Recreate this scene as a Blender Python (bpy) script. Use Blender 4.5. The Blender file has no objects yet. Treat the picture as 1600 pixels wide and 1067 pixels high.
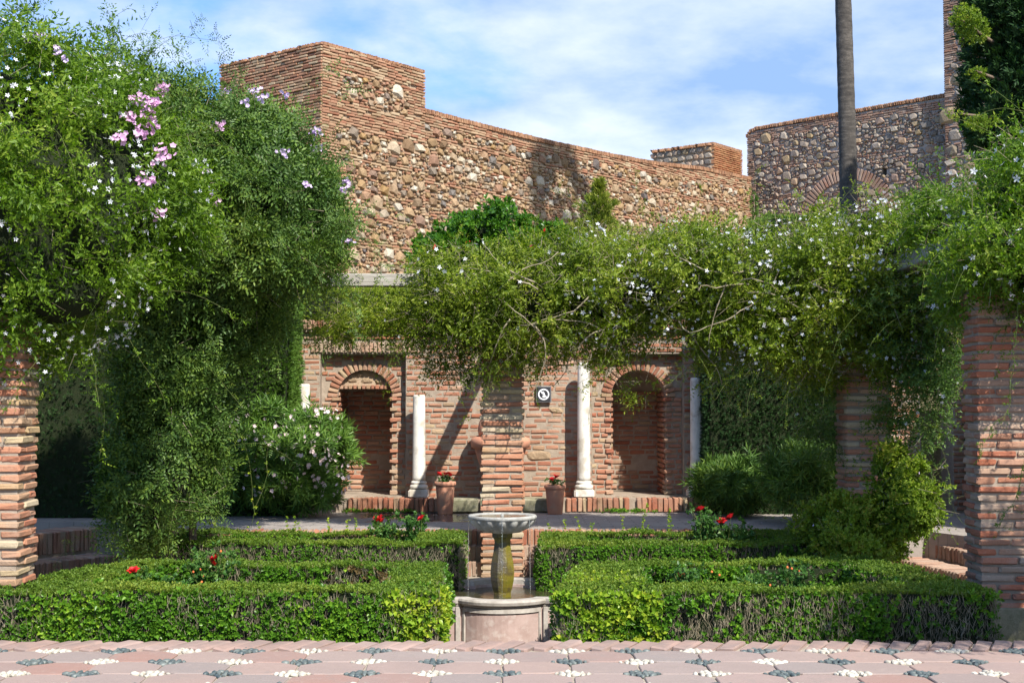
import bpy, bmesh, math, random
import numpy as np
from mathutils import Vector, Matrix

R = math.radians
PI = math.pi
scene = bpy.context.scene
col = scene.collection
random.seed(7)

# ------------------------------------------------------------------ camera
CAM = Vector((0.0, 0.0, 1.55))
PITCH = R(2.716)
F = 2150.0
cam_data = bpy.data.cameras.new('camera')
cam_data.sensor_width = 36.0
cam_data.lens = F / 1600 * 36
cam_data.clip_start = 0.1
cam_data.clip_end = 2000
cam = bpy.data.objects.new('camera', cam_data)
cam.location = CAM
cam.rotation_euler = (PI / 2 + PITCH, 0, 0)
col.objects.link(cam)
scene.camera = cam

# ------------------------------------------------------------------ light
SUN = Vector((0.52, -1.0, 1.12)).normalized()
SUN_EL = math.asin(SUN.z)
SUN_AZ = math.atan2(SUN.x, SUN.y)
world = bpy.data.worlds.new('World')
scene.world = world
world.use_nodes = True
wn, wl = world.node_tree.nodes, world.node_tree.links
wn.clear()
w_out = wn.new('ShaderNodeOutputWorld')
w_bg = wn.new('ShaderNodeBackground')
w_bg.inputs['Strength'].default_value = 0.092
w_sky = wn.new('ShaderNodeTexSky')
w_sky.sky_type = 'NISHITA'
w_sky.sun_disc = False
w_sky.sun_elevation = SUN_EL
w_sky.sun_rotation = SUN_AZ
w_sky.air_density = 1.0
w_sky.dust_density = 0.25
w_sky.ozone_density = 3.0
tc = wn.new('ShaderNodeTexCoord')
sep = wn.new('ShaderNodeSeparateXYZ')
wl.new(tc.outputs['Generated'], sep.inputs[0])
def wmath(op, a, b=None, c=None):
    n = wn.new('ShaderNodeMath'); n.operation = op
    for i, v in enumerate((a, b, c)):
        if v is None: continue
        if isinstance(v, (int, float)): n.inputs[i].default_value = v
        else: wl.new(v, n.inputs[i])
    return n.outputs[0]
zz = wmath('ADD', wmath('MAXIMUM', sep.outputs[2], 0.0), 0.22)
px = wmath('DIVIDE', sep.outputs[0], zz)
py = wmath('DIVIDE', sep.outputs[1], zz)
comb = wn.new('ShaderNodeCombineXYZ')
wl.new(px, comb.inputs[0]); wl.new(py, comb.inputs[1])
comb.inputs[2].default_value = 3.7
n1 = wn.new('ShaderNodeTexNoise'); n1.inputs['Scale'].default_value = 1.15
n1.inputs['Detail'].default_value = 7; n1.inputs['Roughness'].default_value = 0.52
n1.inputs['Distortion'].default_value = 0.35
wl.new(comb.outputs[0], n1.inputs['Vector'])
n2 = wn.new('ShaderNodeTexNoise'); n2.inputs['Scale'].default_value = 3.1
n2.inputs['Detail'].default_value = 6; n2.inputs['Roughness'].default_value = 0.55
wl.new(comb.outputs[0], n2.inputs['Vector'])
bias = wn.new('ShaderNodeMapRange')
bias.inputs['From Min'].default_value = -0.42; bias.inputs['From Max'].default_value = 0.05
bias.inputs['To Min'].default_value = -0.13; bias.inputs['To Max'].default_value = 0.24
wl.new(sep.outputs[0], bias.inputs['Value'])
cov = wmath('ADD', wmath('ADD', n1.outputs['Fac'], wmath('MULTIPLY', n2.outputs['Fac'], 0.28)), bias.outputs[0])
ramp = wn.new('ShaderNodeMapRange'); ramp.interpolation_type = 'SMOOTHSTEP'
ramp.inputs['From Min'].default_value = 0.46; ramp.inputs['From Max'].default_value = 0.72
ramp.inputs['To Min'].default_value = 0.0; ramp.inputs['To Max'].default_value = 0.92
wl.new(cov, ramp.inputs['Value'])
cr = wn.new('ShaderNodeValToRGB')
cr.color_ramp.elements[0].position = 0.34; cr.color_ramp.elements[0].color = (2.3, 3.5, 5.7, 1)
cr.color_ramp.elements[1].position = 0.70; cr.color_ramp.elements[1].color = (6.4, 6.8, 7.6, 1)
wl.new(n2.outputs['Fac'], cr.inputs['Fac'])
tint = wn.new('ShaderNodeMix'); tint.data_type = 'RGBA'; tint.blend_type = 'MULTIPLY'
tint.inputs[0].default_value = 1.0
wl.new(w_sky.outputs[0], tint.inputs[6]); tint.inputs[7].default_value = (0.48, 1.0, 1.62, 1)
mixc = wn.new('ShaderNodeMix'); mixc.data_type = 'RGBA'
wl.new(ramp.outputs[0], mixc.inputs[0])
wl.new(tint.outputs[2], mixc.inputs[6]); wl.new(cr.outputs[0], mixc.inputs[7])
wl.new(mixc.outputs[2], w_bg.inputs['Color'])
wl.new(w_bg.outputs[0], w_out.inputs[0])

sun_data = bpy.data.lights.new('sun', 'SUN')
sun_data.energy = 4.6
sun_data.angle = R(0.53)
sun_data.color = (1.0, 0.95, 0.86)
sun = bpy.data.objects.new('sun', sun_data)
sun.rotation_euler = (-SUN).to_track_quat('-Z', 'Y').to_euler()
sun.location = (8, -10, 20)
col.objects.link(sun)
scene.view_settings.view_transform = 'Standard'
scene.view_settings.look = 'None'
scene.view_settings.exposure = 0.90
scene.view_settings.gamma = 1.0
scene.view_settings.use_curve_mapping = False
scene.cycles.max_bounces = 8
scene.cycles.transparent_max_bounces = 8

# ------------------------------------------------------------------ helpers
def ray(px, py):
    cx = (px - 800) / F; cy = (533.5 - py) / F
    return Vector((cx, math.cos(PITCH) - cy * math.sin(PITCH), math.sin(PITCH) + cy * math.cos(PITCH)))
def at(px, py, Y):
    d = ray(px, py); return CAM + d * (Y / d.y)
def atz(px, py, z):
    d = ray(px, py); return CAM + d * ((z - CAM.z) / d.z)
def X_at(px, Y): return at(px, 600, Y).x
def Z_at(py, Y): return at(800, py, Y).z

def empty(name, loc=(0, 0, 0), rz=0.0, label=None, cat=None, group=None, kind=None):
    o = bpy.data.objects.new(name, None); col.objects.link(o)
    o.location = loc; o.rotation_euler = (0, 0, rz); o.empty_display_size = 0.2
    tag(o, label, cat, group, kind); return o
def tag(o, label=None, cat=None, group=None, kind=None):
    if label: o['label'] = label
    if cat: o['category'] = cat
    if group: o['group'] = group
    if kind: o['kind'] = kind
    return o
def obj(name, mesh, mat=None, parent=None, loc=(0, 0, 0), rot=(0, 0, 0), scale=(1, 1, 1)):
    o = bpy.data.objects.new(name, mesh); col.objects.link(o)
    if mat is not None and len(mesh.materials) == 0: mesh.materials.append(mat)
    o.parent = parent; o.location = loc; o.rotation_euler = rot; o.scale = scale
    return o
def bm_mesh(bm, name, smooth=False):
    me = bpy.data.meshes.new(name); bm.to_mesh(me); bm.free()
    if smooth: me.polygons.foreach_set('use_smooth', [True] * len(me.polygons))
    return me
def np_mesh(name, V, Fc, smooth=False):
    """V (n,3); Fc (m,k) all faces with k corners"""
    me = bpy.data.meshes.new(name)
    V = np.ascontiguousarray(V, dtype=np.float32); Fc = np.ascontiguousarray(Fc, dtype=np.int32)
    m, k = Fc.shape
    me.vertices.add(len(V)); me.vertices.foreach_set('co', V.ravel())
    me.loops.add(m * k); me.loops.foreach_set('vertex_index', Fc.ravel())
    me.polygons.add(m)
    me.polygons.foreach_set('loop_start', np.arange(0, m * k, k, dtype=np.int32))
    me.polygons.foreach_set('loop_total', np.full(m, k, dtype=np.int32))
    if smooth: me.polygons.foreach_set('use_smooth', np.ones(m, dtype=bool))
    me.update(calc_edges=True)
    return me
def box_bm(bm, x0, x1, y0, y1, z0, z1):
    v = [bm.verts.new(p) for p in ((x0,y0,z0),(x1,y0,z0),(x1,y1,z0),(x0,y1,z0),(x0,y0,z1),(x1,y0,z1),(x1,y1,z1),(x0,y1,z1))]
    for f in ((0,3,2,1),(4,5,6,7),(0,1,5,4),(1,2,6,5),(2,3,7,6),(3,0,4,7)): bm.faces.new([v[i] for i in f])
def box_obj(name, x0, x1, y0, y1, z0, z1, mat, parent=None, bevel=0):
    bm = bmesh.new(); box_bm(bm, x0, x1, y0, y1, z0, z1)
    if bevel: bmesh.ops.bevel(bm, geom=bm.edges[:], offset=bevel, segments=2, affect='EDGES', profile=.6)
    return obj(name, bm_mesh(bm, name), mat, parent)
def poly_prism(bm, pts, z0, z1):
    lo = [bm.verts.new((p[0], p[1], z0)) for p in pts]; hi = [bm.verts.new((p[0], p[1], z1)) for p in pts]
    n = len(pts)
    bm.faces.new(lo[::-1]); bm.faces.new(hi)
    for i in range(n): bm.faces.new((lo[i], lo[(i+1) % n], hi[(i+1) % n], hi[i]))
def lathe_mesh(name, prof, seg=32, lobes=0, lobe_amp=None, cap=True, smooth=True):
    bm = bmesh.new(); rings = []
    for i, (r, z) in enumerate(prof):
        ring = []
        for s in range(seg):
            a = 2 * PI * s / seg
            rr = r
            if lobes and lobe_amp: rr = r * (1 + lobe_amp[i] * (abs(math.cos(lobes * a / 2)) - .6))
            ring.append(bm.verts.new((rr * math.cos(a), rr * math.sin(a), z)))
        rings.append(ring)
    for a, b in zip(rings, rings[1:]):
        for s in range(seg): bm.faces.new((a[s], a[(s+1) % seg], b[(s+1) % seg], b[s]))
    if cap:
        bm.faces.new(rings[0][::-1]); bm.faces.new(rings[-1])
    bmesh.ops.recalc_face_normals(bm, faces=bm.faces)
    return bm_mesh(bm, name, smooth)
def tube_bm(bm, pts, rad, seg=6):
    rings = []
    n = len(pts)
    for i, p in enumerate(pts):
        p = Vector(p)
        d = (Vector(pts[min(i+1, n-1)]) - Vector(pts[max(i-1, 0)])).normalized()
        u = d.orthogonal().normalized() if i == 0 else (rings_u - d * rings_u.dot(d)).normalized()
        rings_u = u
        w = d.cross(u); r = rad[i] if isinstance(rad, (list, tuple)) else rad
        rings.append([bm.verts.new(p + (u * math.cos(2*PI*s/seg) + w * math.sin(2*PI*s/seg)) * r) for s in range(seg)])
    for a, b in zip(rings, rings[1:]):
        for s in range(seg): bm.faces.new((a[s], a[(s+1) % seg], b[(s+1) % seg], b[s]))
    bm.faces.new(rings[0][::-1]); bm.faces.new(rings[-1])

# ------------------------------------------------------------------ materials
class NT:
    def __init__(s, name):
        s.m = bpy.data.materials.new(name); s.m.use_nodes = True
        s.n, s.l = s.m.node_tree.nodes, s.m.node_tree.links
        s.b = s.n['Principled BSDF']; s.out = s.n['Material Output']
    def put(s, sock, v):
        if v is None: return
        if hasattr(v, 'is_output'): s.l.new(v, sock)
        else: sock.default_value = v
    def math(s, op, a, b=None, c=None):
        n = s.n.new('ShaderNodeMath'); n.operation = op
        for i, v in enumerate((a, b, c)): s.put(n.inputs[i], v)
        return n.outputs[0]
    def pos(s): return s.n.new('ShaderNodeNewGeometry').outputs['Position']
    def noise(s, scale, detail=4, rough=.6, vec=None, dist=0):
        n = s.n.new('ShaderNodeTexNoise'); n.inputs['Scale'].default_value = scale
        n.inputs['Detail'].default_value = detail; n.inputs['Roughness'].default_value = rough
        n.inputs['Distortion'].default_value = dist
        s.l.new(vec if vec is not None else s.pos(), n.inputs['Vector']); return n.outputs['Fac']
    def maprange(s, v, a, b, c=0.0, d=1.0, smooth=True):
        n = s.n.new('ShaderNodeMapRange')
        if smooth: n.interpolation_type = 'SMOOTHSTEP'
        s.put(n.inputs['Value'], v)
        for k, x in zip(('From Min','From Max','To Min','To Max'), (a, b, c, d)): n.inputs[k].default_value = x
        return n.outputs[0]
    def ramp(s, fac, stops, const=False):
        n = s.n.new('ShaderNodeValToRGB'); e = n.color_ramp.elements
        if const: n.color_ramp.interpolation = 'CONSTANT'
        while len(e) < len(stops): e.new(.5)
        for el, (p, c) in zip(e, stops): el.position = p; el.color = (*c, 1)
        s.put(n.inputs['Fac'], fac); return n.outputs[0]
    def mix(s, f, a, b, mode='MIX'):
        n = s.n.new('ShaderNodeMix'); n.data_type = 'RGBA'; n.blend_type = mode
        s.put(n.inputs[0], f)
        for sock, v in ((n.inputs[6], a), (n.inputs[7], b)):
            if isinstance(v, tuple): v = (*v, 1) if len(v) == 3 else v
            s.put(sock, v)
        return n.outputs[2]
    def rnd(s):
        oi = s.n.new('ShaderNodeObjectInfo').outputs['Random']
        g = s.n.new('ShaderNodeNewGeometry').outputs['Random Per Island']
        return s.math('FRACT', s.math('ADD', s.math('MULTIPLY', oi, 7.31), s.math('MULTIPLY', g, 5.17)))
    def bump(s, h, strength=.5, dist=.01):
        n = s.n.new('ShaderNodeBump'); n.inputs['Strength'].default_value = strength
        n.inputs['Distance'].default_value = dist; s.l.new(h, n.inputs['Height'])
        s.l.new(n.outputs[0], s.b.inputs['Normal'])
    def color(s, c):
        s.put(s.b.inputs['Base Color'], (*c, 1) if isinstance(c, tuple) else c)
    def rough(s, r): s.put(s.b.inputs['Roughness'], r)

def brick_mat(name, stops, grime=(.30,.26,.21), grime_amt=.45, bump=.5):
    t = NT(name); r = t.rnd()
    c = t.ramp(r, stops)
    fine = t.noise(60, 5, .7)
    c = t.mix(t.maprange(fine, .3, .75, 0, .5), c, t.mix(1.0, c, (.62,.6,.58), 'MULTIPLY'))
    g = t.noise(3.0, 6, .65)
    c = t.mix(t.maprange(g, .48, .72, 0, grime_amt), c, grime)
    g2 = t.noise(26, 4, .6)
    c = t.mix(t.maprange(g2, .62, .75, 0, .55), c, (.47,.42,.35))
    c = t.mix(t.maprange(t.noise(1.1, 5, .65), .42, .66, 0, .55), c, t.mix(1.0, c, (.66,.60,.54), 'MULTIPLY'))
    c = t.mix(1.0, c, (.92,.90,.86), 'MULTIPLY')
    t.color(c); t.rough(.92)
    t.b.inputs['Specular IOR Level'].default_value = .2
    t.bump(t.math('ADD', t.noise(45, 5, .7), t.math('MULTIPLY', t.noise(160, 3, .6), .5)), bump, .012)
    return t.m
RED = [(0,(.34,.12,.075)),(.14,(.44,.19,.12)),(.3,(.46,.25,.17)),(.42,(.40,.16,.10)),(.56,(.48,.32,.23)),(.7,(.36,.15,.10)),(.8,(.48,.38,.25)),(.9,(.42,.25,.18)),(1,(.44,.20,.13))]
PIER = [(0,(.46,.18,.11)),(.2,(.50,.25,.16)),(.38,(.48,.36,.24)),(.5,(.48,.19,.12)),(.62,(.54,.46,.34)),(.74,(.50,.38,.22)),(.87,(.44,.19,.12)),(1,(.52,.30,.20))]
FORT = [(0,(.37,.17,.11)),(.2,(.44,.26,.17)),(.4,(.49,.36,.24)),(.52,(.42,.20,.13)),(.66,(.46,.31,.21)),(.82,(.52,.42,.29)),(.92,(.33,.18,.12)),(1,(.44,.24,.16))]
M_brick = brick_mat('weathered_brick', RED)
M_pier = brick_mat('pier_brick', PIER, (.34,.30,.25), .35)
M_fort = brick_mat('fortress_brick', FORT, (.36,.27,.18), .35)
M_greybrick = brick_mat('grey_fortress_brick', [(0,(.36,.21,.16)),(.3,(.42,.28,.21)),(.6,(.38,.27,.21)),(.8,(.33,.17,.12)),(1,(.42,.34,.28))], (.40,.35,.31), .75)
M_cap = brick_mat('orange_cap_brick', [(0,(.36,.18,.11)),(.5,(.44,.26,.16)),(1,(.32,.18,.12))], (.28,.22,.16), .35)
M_step = brick_mat('step_brick', [(0,(.38,.21,.16)),(.3,(.44,.29,.22)),(.55,(.36,.24,.19)),(.8,(.46,.35,.28)),(1,(.34,.18,.13))], (.36,.31,.26), .8)

def stone_mat(name, stops, lichen=.3):
    t = NT(name); r = t.rnd()
    c = t.ramp(r, stops)
    c = t.mix(t.maprange(t.noise(22, 6, .7), .35, .7, 0, .6), c, t.mix(1.0, c, (.55,.52,.48), 'MULTIPLY'))
    c = t.mix(t.maprange(t.noise(9, 5, .7), .55, .75, 0, lichen), c, (.46,.40,.30))
    c = t.mix(1.0, c, (.90,.86,.80), 'MULTIPLY')
    t.color(c); t.rough(.9); t.b.inputs['Specular IOR Level'].default_value = .25
    t.bump(t.math('ADD', t.noise(18, 6, .7), t.math('MULTIPLY', t.noise(70, 4, .6), .4)), .7, .03)
    return t.m
M_stone = stone_mat('rubble_stone', [(0,(.36,.25,.14)),(.12,(.24,.16,.10)),(.22,(.62,.58,.50)),(.33,(.42,.30,.18)),(.45,(.46,.33,.22)),(.52,(.20,.19,.18)),(.6,(.34,.20,.14)),(.68,(.42,.31,.20)),(.76,(.66,.62,.54)),(.82,(.13,.12,.13)),(.9,(.40,.26,.12)),(1,(.45,.35,.25))])
M_gstone = stone_mat('grey_rubble_stone', [(0,(.34,.28,.23)),(.15,(.26,.235,.215)),(.3,(.46,.41,.36)),(.5,(.36,.31,.27)),(.65,(.38,.27,.22)),(.75,(.40,.31,.19)),(.9,(.18,.17,.165)),(1,(.40,.36,.31))], .6)

def plain(name, c1, c2, scale=8, rough=.9, bump=.5, bdist=.015, spec=.25, c3=None, s3=2.0):
    t = NT(name)
    c = t.mix(t.maprange(t.noise(scale, 7, .65), .32, .68), c1, c2)
    if c3: c = t.mix(t.maprange(t.noise(s3, 5, .6), .5, .68, 0, .8), c, c3)
    t.color(c); t.rough(rough); t.b.inputs['Specular IOR Level'].default_value = spec
    if bump: t.bump(t.math('ADD', t.noise(scale*5, 5, .7), t.math('MULTIPLY', t.noise(scale*20, 3, .7), .4)), bump, bdist)
    return t.m
M_mortar = plain('mortar', (.38,.31,.24), (.27,.215,.165), 9, c3=(.24,.20,.155))
M_fmortar = plain('fortress_mortar', (.40,.29,.19), (.29,.20,.13), 6, c3=(.43,.34,.24), bdist=.04)
M_gmortar = plain('grey_mortar', (.44,.38,.33), (.34,.29,.25), 5, c3=(.34,.27,.22), bdist=.04)
M_soil = plain('soil', (.16,.11,.07), (.10,.07,.045), 12, bdist=.03)
M_upground = plain('dry_ground', (.20,.17,.10), (.12,.11,.06), 2, bdist=.05)
M_pink = plain('pink_paving_slab', (.32,.215,.18), (.235,.175,.155), 5, .85, .25, .006, c3=(.34,.25,.22), s3=1.5)
M_joint = plain('paving_joint', (.40,.34,.28), (.28,.24,.19), 20, bdist=.01)
M_marble = plain('white_marble', (.70,.67,.61), (.56,.53,.47), 6, .65, .35, .008, .35, c3=(.42,.37,.29), s3=6)
M_basin = plain('basin_marble', (.46,.42,.37), (.30,.265,.23), 7, .7, .3, .006, .35, c3=(.28,.25,.21), s3=5)
M_bowl = plain('grey_stone_bowl', (.42,.41,.38), (.25,.245,.225), 12, .7, .4, .008, .35, c3=(.20,.19,.17), s3=7)
M_panel = plain('pink_marble_panel', (.42,.31,.275), (.32,.225,.195), 6, .65, .2, .004, .35, c3=(.46,.38,.34), s3=14)
M_terra = plain('terracotta', (.56,.27,.17), (.48,.22,.14), 6, .8, .3, .005, c3=(.46,.28,.19), s3=9)
M_bench = plain('mossy_stone', (.27,.25,.17), (.17,.17,.10), 9, c3=(.34,.32,.26), s3=5)
M_wood = None

def leaf_mat(name, stops, transl=.35, rough=.45, big=.9, patch=None):
    t = NT(name); r = t.rnd()
    n = t.noise(big, 3, .6)
    f = t.math('ADD', t.math('MULTIPLY', r, .55), t.math('MULTIPLY', t.maprange(n, .3, .7), .45))
    c = t.ramp(f, stops)
    if patch: c = t.mix(t.maprange(t.noise(patch[0], 3, .6), patch[1], patch[1]+.08, 0, patch[3]), c, patch[2])
    t.color(c); t.rough(rough); t.b.inputs['Specular IOR Level'].default_value = .26
    tr = t.n.new('ShaderNodeBsdfTranslucent')
    t.l.new(t.mix(1.0, c, (1.10,1.35,.32), 'MULTIPLY'), tr.inputs['Color'])
    mx = t.n.new('ShaderNodeMixShader'); mx.inputs[0].default_value = transl
    t.l.new(t.b.outputs[0], mx.inputs[1]); t.l.new(tr.outputs[0], mx.inputs[2])
    t.l.new(mx.outputs[0], t.out.inputs['Surface'])
    return t.m
L_jas = leaf_mat('jasmine_leaf', [(0,(.04,.09,.010)),(.35,(.09,.17,.012)),(.7,(.16,.26,.02)),(1,(.32,.38,.06))], .4)
L_jas2 = leaf_mat('pergola_vine_leaf', [(0,(.05,.09,.010)),(.35,(.12,.18,.014)),(.7,(.22,.28,.025)),(1,(.40,.40,.07))], .4)
L_dark = leaf_mat('dark_vine_leaf', [(0,(.035,.08,.020)),(.4,(.075,.145,.030)),(.75,(.14,.22,.035)),(1,(.25,.32,.05))], .25)
L_box = leaf_mat('box_leaf', [(0,(.03,.085,.010)),(.4,(.065,.165,.014)),(.75,(.12,.25,.018)),(1,(.25,.37,.03))], .25, .35, 1.6)
L_boxtop = leaf_mat('clipped_top_leaf', [(0,(.06,.12,.016)),(.5,(.12,.20,.022)),(1,(.24,.28,.04))], .25, .5, 1.3)
L_yellow = leaf_mat('yellow_box_leaf', [(0,(.12,.24,.02)),(.5,(.24,.36,.03)),(1,(.50,.50,.05))], .35, .35, 4)
L_redleaf = leaf_mat('reddish_hedge_leaf', [(0,(.09,.055,.02)),(.5,(.13,.09,.035)),(1,(.17,.125,.06))], .2, .5, 4)
L_cyp = leaf_mat('cypress_leaf', [(0,(.012,.04,.012)),(.5,(.025,.065,.018)),(1,(.05,.10,.025))], .15, .6, 1.5)
L_cyp2 = leaf_mat('clipped_cypress_leaf', [(0,(.05,.11,.015)),(.5,(.08,.16,.02)),(1,(.13,.21,.03))], .2, .6, 1.5)
L_lime = leaf_mat('lime_hedge_leaf', [(0,(.16,.22,.02)),(.5,(.24,.31,.03)),(1,(.32,.38,.05))], .3, .6, 1.5)
L_ole = leaf_mat('oleander_leaf', [(0,(.045,.10,.022)),(.5,(.09,.18,.03)),(1,(.16,.26,.04))], .2, .4, 2)
L_hib = leaf_mat('hibiscus_leaf', [(0,(.03,.09,.012)),(.5,(.06,.16,.015)),(1,(.12,.24,.02))], .3, .3, 2)
L_con = leaf_mat('conifer_leaf', [(0,(.08,.12,.014)),(.5,(.17,.21,.025)),(1,(.34,.34,.06))], .2, .6, 3)
L_mound = leaf_mat('lantana_leaf', [(0,(.07,.12,.012)),(.4,(.14,.22,.018)),(.8,(.26,.32,.03)),(1,(.42,.30,.07))], .3, .5, 2)
L_rose = leaf_mat('rose_leaf', [(0,(.03,.08,.02)),(.6,(.06,.15,.03)),(1,(.14,.22,.05))], .25, .4, 4)
L_palm = leaf_mat('palm_leaf', [(0,(.04,.08,.02)),(1,(.08,.13,.03))], .2, .5, 2)
M_core = plain('foliage_shade_dark', (.020,.035,.010), (.035,.045,.018), 20, .95, .8, .05)  # near-black colour standing for the shade deep between leaves
M_bark = plain('vine_bark', (.16,.11,.075), (.26,.20,.15), 20, .9, .7, .02)
M_twig = plain('bare_twig', (.33,.285,.20), (.16,.13,.085), 10, .9, 0)
M_greenstem = plain('green_stem', (.09,.15,.03), (.15,.15,.05), 10, .7, 0)
def flower_mat(name, c1, c2, transl=.3):
    t = NT(name); c = t.mix(t.rnd(), c1, c2); t.color(c); t.rough(.6)
    tr = t.n.new('ShaderNodeBsdfTranslucent'); t.l.new(c, tr.inputs['Color'])
    mx = t.n.new('ShaderNodeMixShader'); mx.inputs[0].default_value = transl
    t.l.new(t.b.outputs[0], mx.inputs[1]); t.l.new(tr.outputs[0], mx.inputs[2])
    t.l.new(mx.outputs[0], t.out.inputs['Surface']); return t.m
F_white = flower_mat('white_petal', (.80,.81,.84), (.72,.74,.82))
F_pink = flower_mat('pink_petal', (.66,.34,.60), (.80,.56,.74))
F_lilac = flower_mat('lilac_petal', (.62,.45,.75), (.75,.62,.82))
F_palepink = flower_mat('pale_pink_petal', (.80,.58,.60), (.82,.72,.70))
F_red = flower_mat('red_petal', (.62,.012,.012), (.50,.01,.02), .2)
F_orange = flower_mat('orange_hip', (.62,.16,.03), (.55,.10,.03), .05)

# ------------------------------------------------------------------ brick pieces
def unit_brick(dims, jit, bev, seed, cuts=0):
    rg = random.Random(seed)
    bm = bmesh.new(); x, y, z = dims
    box_bm(bm, -x/2, x/2, -y/2, y/2, -z/2, z/2)
    bmesh.ops.bevel(bm, geom=bm.edges[:], offset=bev, segments=1, affect='EDGES')
    for v in bm.verts:
        v.co.x += rg.uniform(-jit, jit) * 1.6; v.co.y += rg.uniform(-jit, jit); v.co.z += rg.uniform(-jit, jit)
        v.co = Vector((v.co.x / x, v.co.y / y, v.co.z / z))
    me = bm_mesh(bm, 'brick'); return me
class Kit:
    """a family of unit piece meshes sharing one material"""
    def __init__(s, meshes, mat):
        s.me = []
        for m in meshes:
            m = m.copy(); m.materials.append(mat); s.me.append(m)
        s.np = []
        for m in s.me:
            v = np.empty(len(m.vertices)*3, dtype=np.float32); m.vertices.foreach_get('co', v)
            tri = []
            for p in m.polygons:
                vs = list(p.vertices)
                if len(vs) == 4: tri.append(vs)
                elif len(vs) == 3: tri.append(vs + [vs[2]])
            s.np.append((v.reshape(-1, 3), [list(p.vertices) for p in m.polygons]))
        s.mat = mat
long_m = [unit_brick((.27,.13,.045), .0045, .009, i) for i in range(9)]
tall_m = [unit_brick((.05,.13,.16), .0035, .008, 50+i) for i in range(6)]
def unit_stone(seed):
    rg = random.Random(seed); bm = bmesh.new()
    bmesh.ops.create_icosphere(bm, subdivisions=1 if seed % 3 else 2, radius=1)
    if not seed % 3:
        pass
    for v in bm.verts:
        p = v.co
        q = Vector([math.copysign(abs(c) ** .76, c) for c in p]) * .53
        v.co = q * (1 + rg.uniform(-.17, .12)); v.co.x += .1 * v.co.z * rg.uniform(-1, 1)
    return bm_mesh(bm, 'stone', False)
stone_m = [unit_stone(3*i+1) for i in range(10)]
peb_m = []
for i in range(6):
    rg = random.Random(i); bm = bmesh.new(); bmesh.ops.create_icosphere(bm, subdivisions=1, radius=.5)
    for v in bm.verts: v.co *= 1 + rg.uniform(-.12, .12)
    for f in [f for f in bm.faces if f.calc_center_median().z < -.25]: bm.faces.remove(f)
    peb_m.append(bm_mesh(bm, 'pebble', True))

def K(meshes, mat): return Kit(meshes, mat)
K_brick, K_soldier = K(long_m, M_brick), K(tall_m, M_brick)
K_pier = K(long_m, M_pier)
K_fort, K_fsold, K_fstone = K(long_m, M_fort), K(tall_m, M_cap), K(stone_m, M_stone)
K_grey, K_gsold, K_gstone = K(long_m, M_greybrick), K(tall_m, M_greybrick), K(stone_m, M_gstone)
K_step = K(tall_m, M_step); K_stepl = K(long_m, M_step)
K_wallstone = K(stone_m, stone_mat('wall_patch_stone', [(0,(.42,.32,.22)),(1,(.36,.26,.18))]))

def lay(parent, name, stuffname, pieces, kit, limit=300, seed=1):
    """pieces: (pos, size, rot(euler xyz)) in parent's local frame. The largest in view become parts, the rest one stuff mesh."""
    rg = random.Random(seed)
    if not pieces: return
    mw = Matrix.LocRotScale(parent.location, parent.rotation_euler, None) if parent else Matrix()
    def key(p):
        w = mw @ Vector(p[0]); d = w - CAM
        if d.y <= .1: return 0
        fx = d.x / d.y * F; fy = -(d.z / d.y) * F + 635
        s = sorted(p[1])[2] * sorted(p[1])[1] / d.length_squared
        if len(p) > 3: s *= p[3]
        if abs(fx) > 815 or fy > 1080 or fy < -15: s *= .01
        return s
    pieces = sorted(pieces, key=key, reverse=True)
    n = min(limit, len(pieces))
    for p in pieces[:n]:
        o = bpy.data.objects.new(name, kit.me[rg.randrange(len(kit.me))]); col.objects.link(o)
        o.parent = parent; o.location = p[0]; o.scale = p[1]; o.rotation_euler = p[2]
    rest = pieces[n:]
    if rest:
        V, Fc, base = [], [], 0
        for p in rest:
            v, f = kit.np[rg.randrange(len(kit.np))]
            m = np.array(Matrix.LocRotScale(Vector(p[0]), __import__('mathutils').Euler(p[2]), Vector(p[1])))
            V.append(v @ m[:3, :3].T + m[:3, 3]); Fc += [[i + base for i in q] for q in f]; base += len(v)
        me = bpy.data.meshes.new(stuffname); me.from_pydata(np.concatenate(V).tolist(), [], Fc)
        o = obj(stuffname, me, kit.mat, parent); o['kind'] = 'stuff'

U = random.uniform
def courses(u0, u1, z0, z1, w, keep=None, ch=.068, bl=.25, depth=.12, proud=.012, wave=.0, hh=.68, slope=0.0):
    """horizontal running courses on a wall face whose outward side is -y, face at y=w"""
    out = []; z = z0; r = 0
    while z + ch * .8 <= z1:
        u = u0 - (bl * .5 if r % 2 else 0) + U(-.05, .05)
        while u < u1:
            L = bl * U(.6, 1.15)
            a, b = max(u, u0), min(u + L, u1)
            if b - a > .05:
                cu = (a + b) / 2; cz = z + ch / 2 + wave * math.sin(cu * 1.3 + r * .4) + U(-.004, .004)
                if keep is None or keep(cu, cz, b - a):
                    out.append(((cu, w + depth / 2 - proud + U(-.012, .008), cz), (b - a - U(.012,.026), depth, ch * hh * U(.80, 1.15)), (0, U(-.02, .02) + slope, U(-.02, .02))))
            u += L
        z += ch; r += 1
    return out
def core(name, u0, u1, z0, z1, y0, y1, holes, mat, parent):
    us = sorted({u0, u1, *[h[0] for h in holes], *[h[1] for h in holes]}); zs = sorted({z0, z1, *[h[2] for h in holes], *[h[3] for h in holes]})
    bm = bmesh.new()
    for a, b in zip(us, us[1:]):
        for c, d in zip(zs, zs[1:]):
            mu, mz = (a+b)/2, (c+d)/2
            if any(h[0] < mu < h[1] and h[2] < mz < h[3] for h in holes): continue
            box_bm(bm, a, b, y0, y1, c, d)
    bmesh.ops.remove_doubles(bm, verts=bm.verts, dist=1e-5)
    return obj(name, bm_mesh(bm, name), mat, parent)

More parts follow.
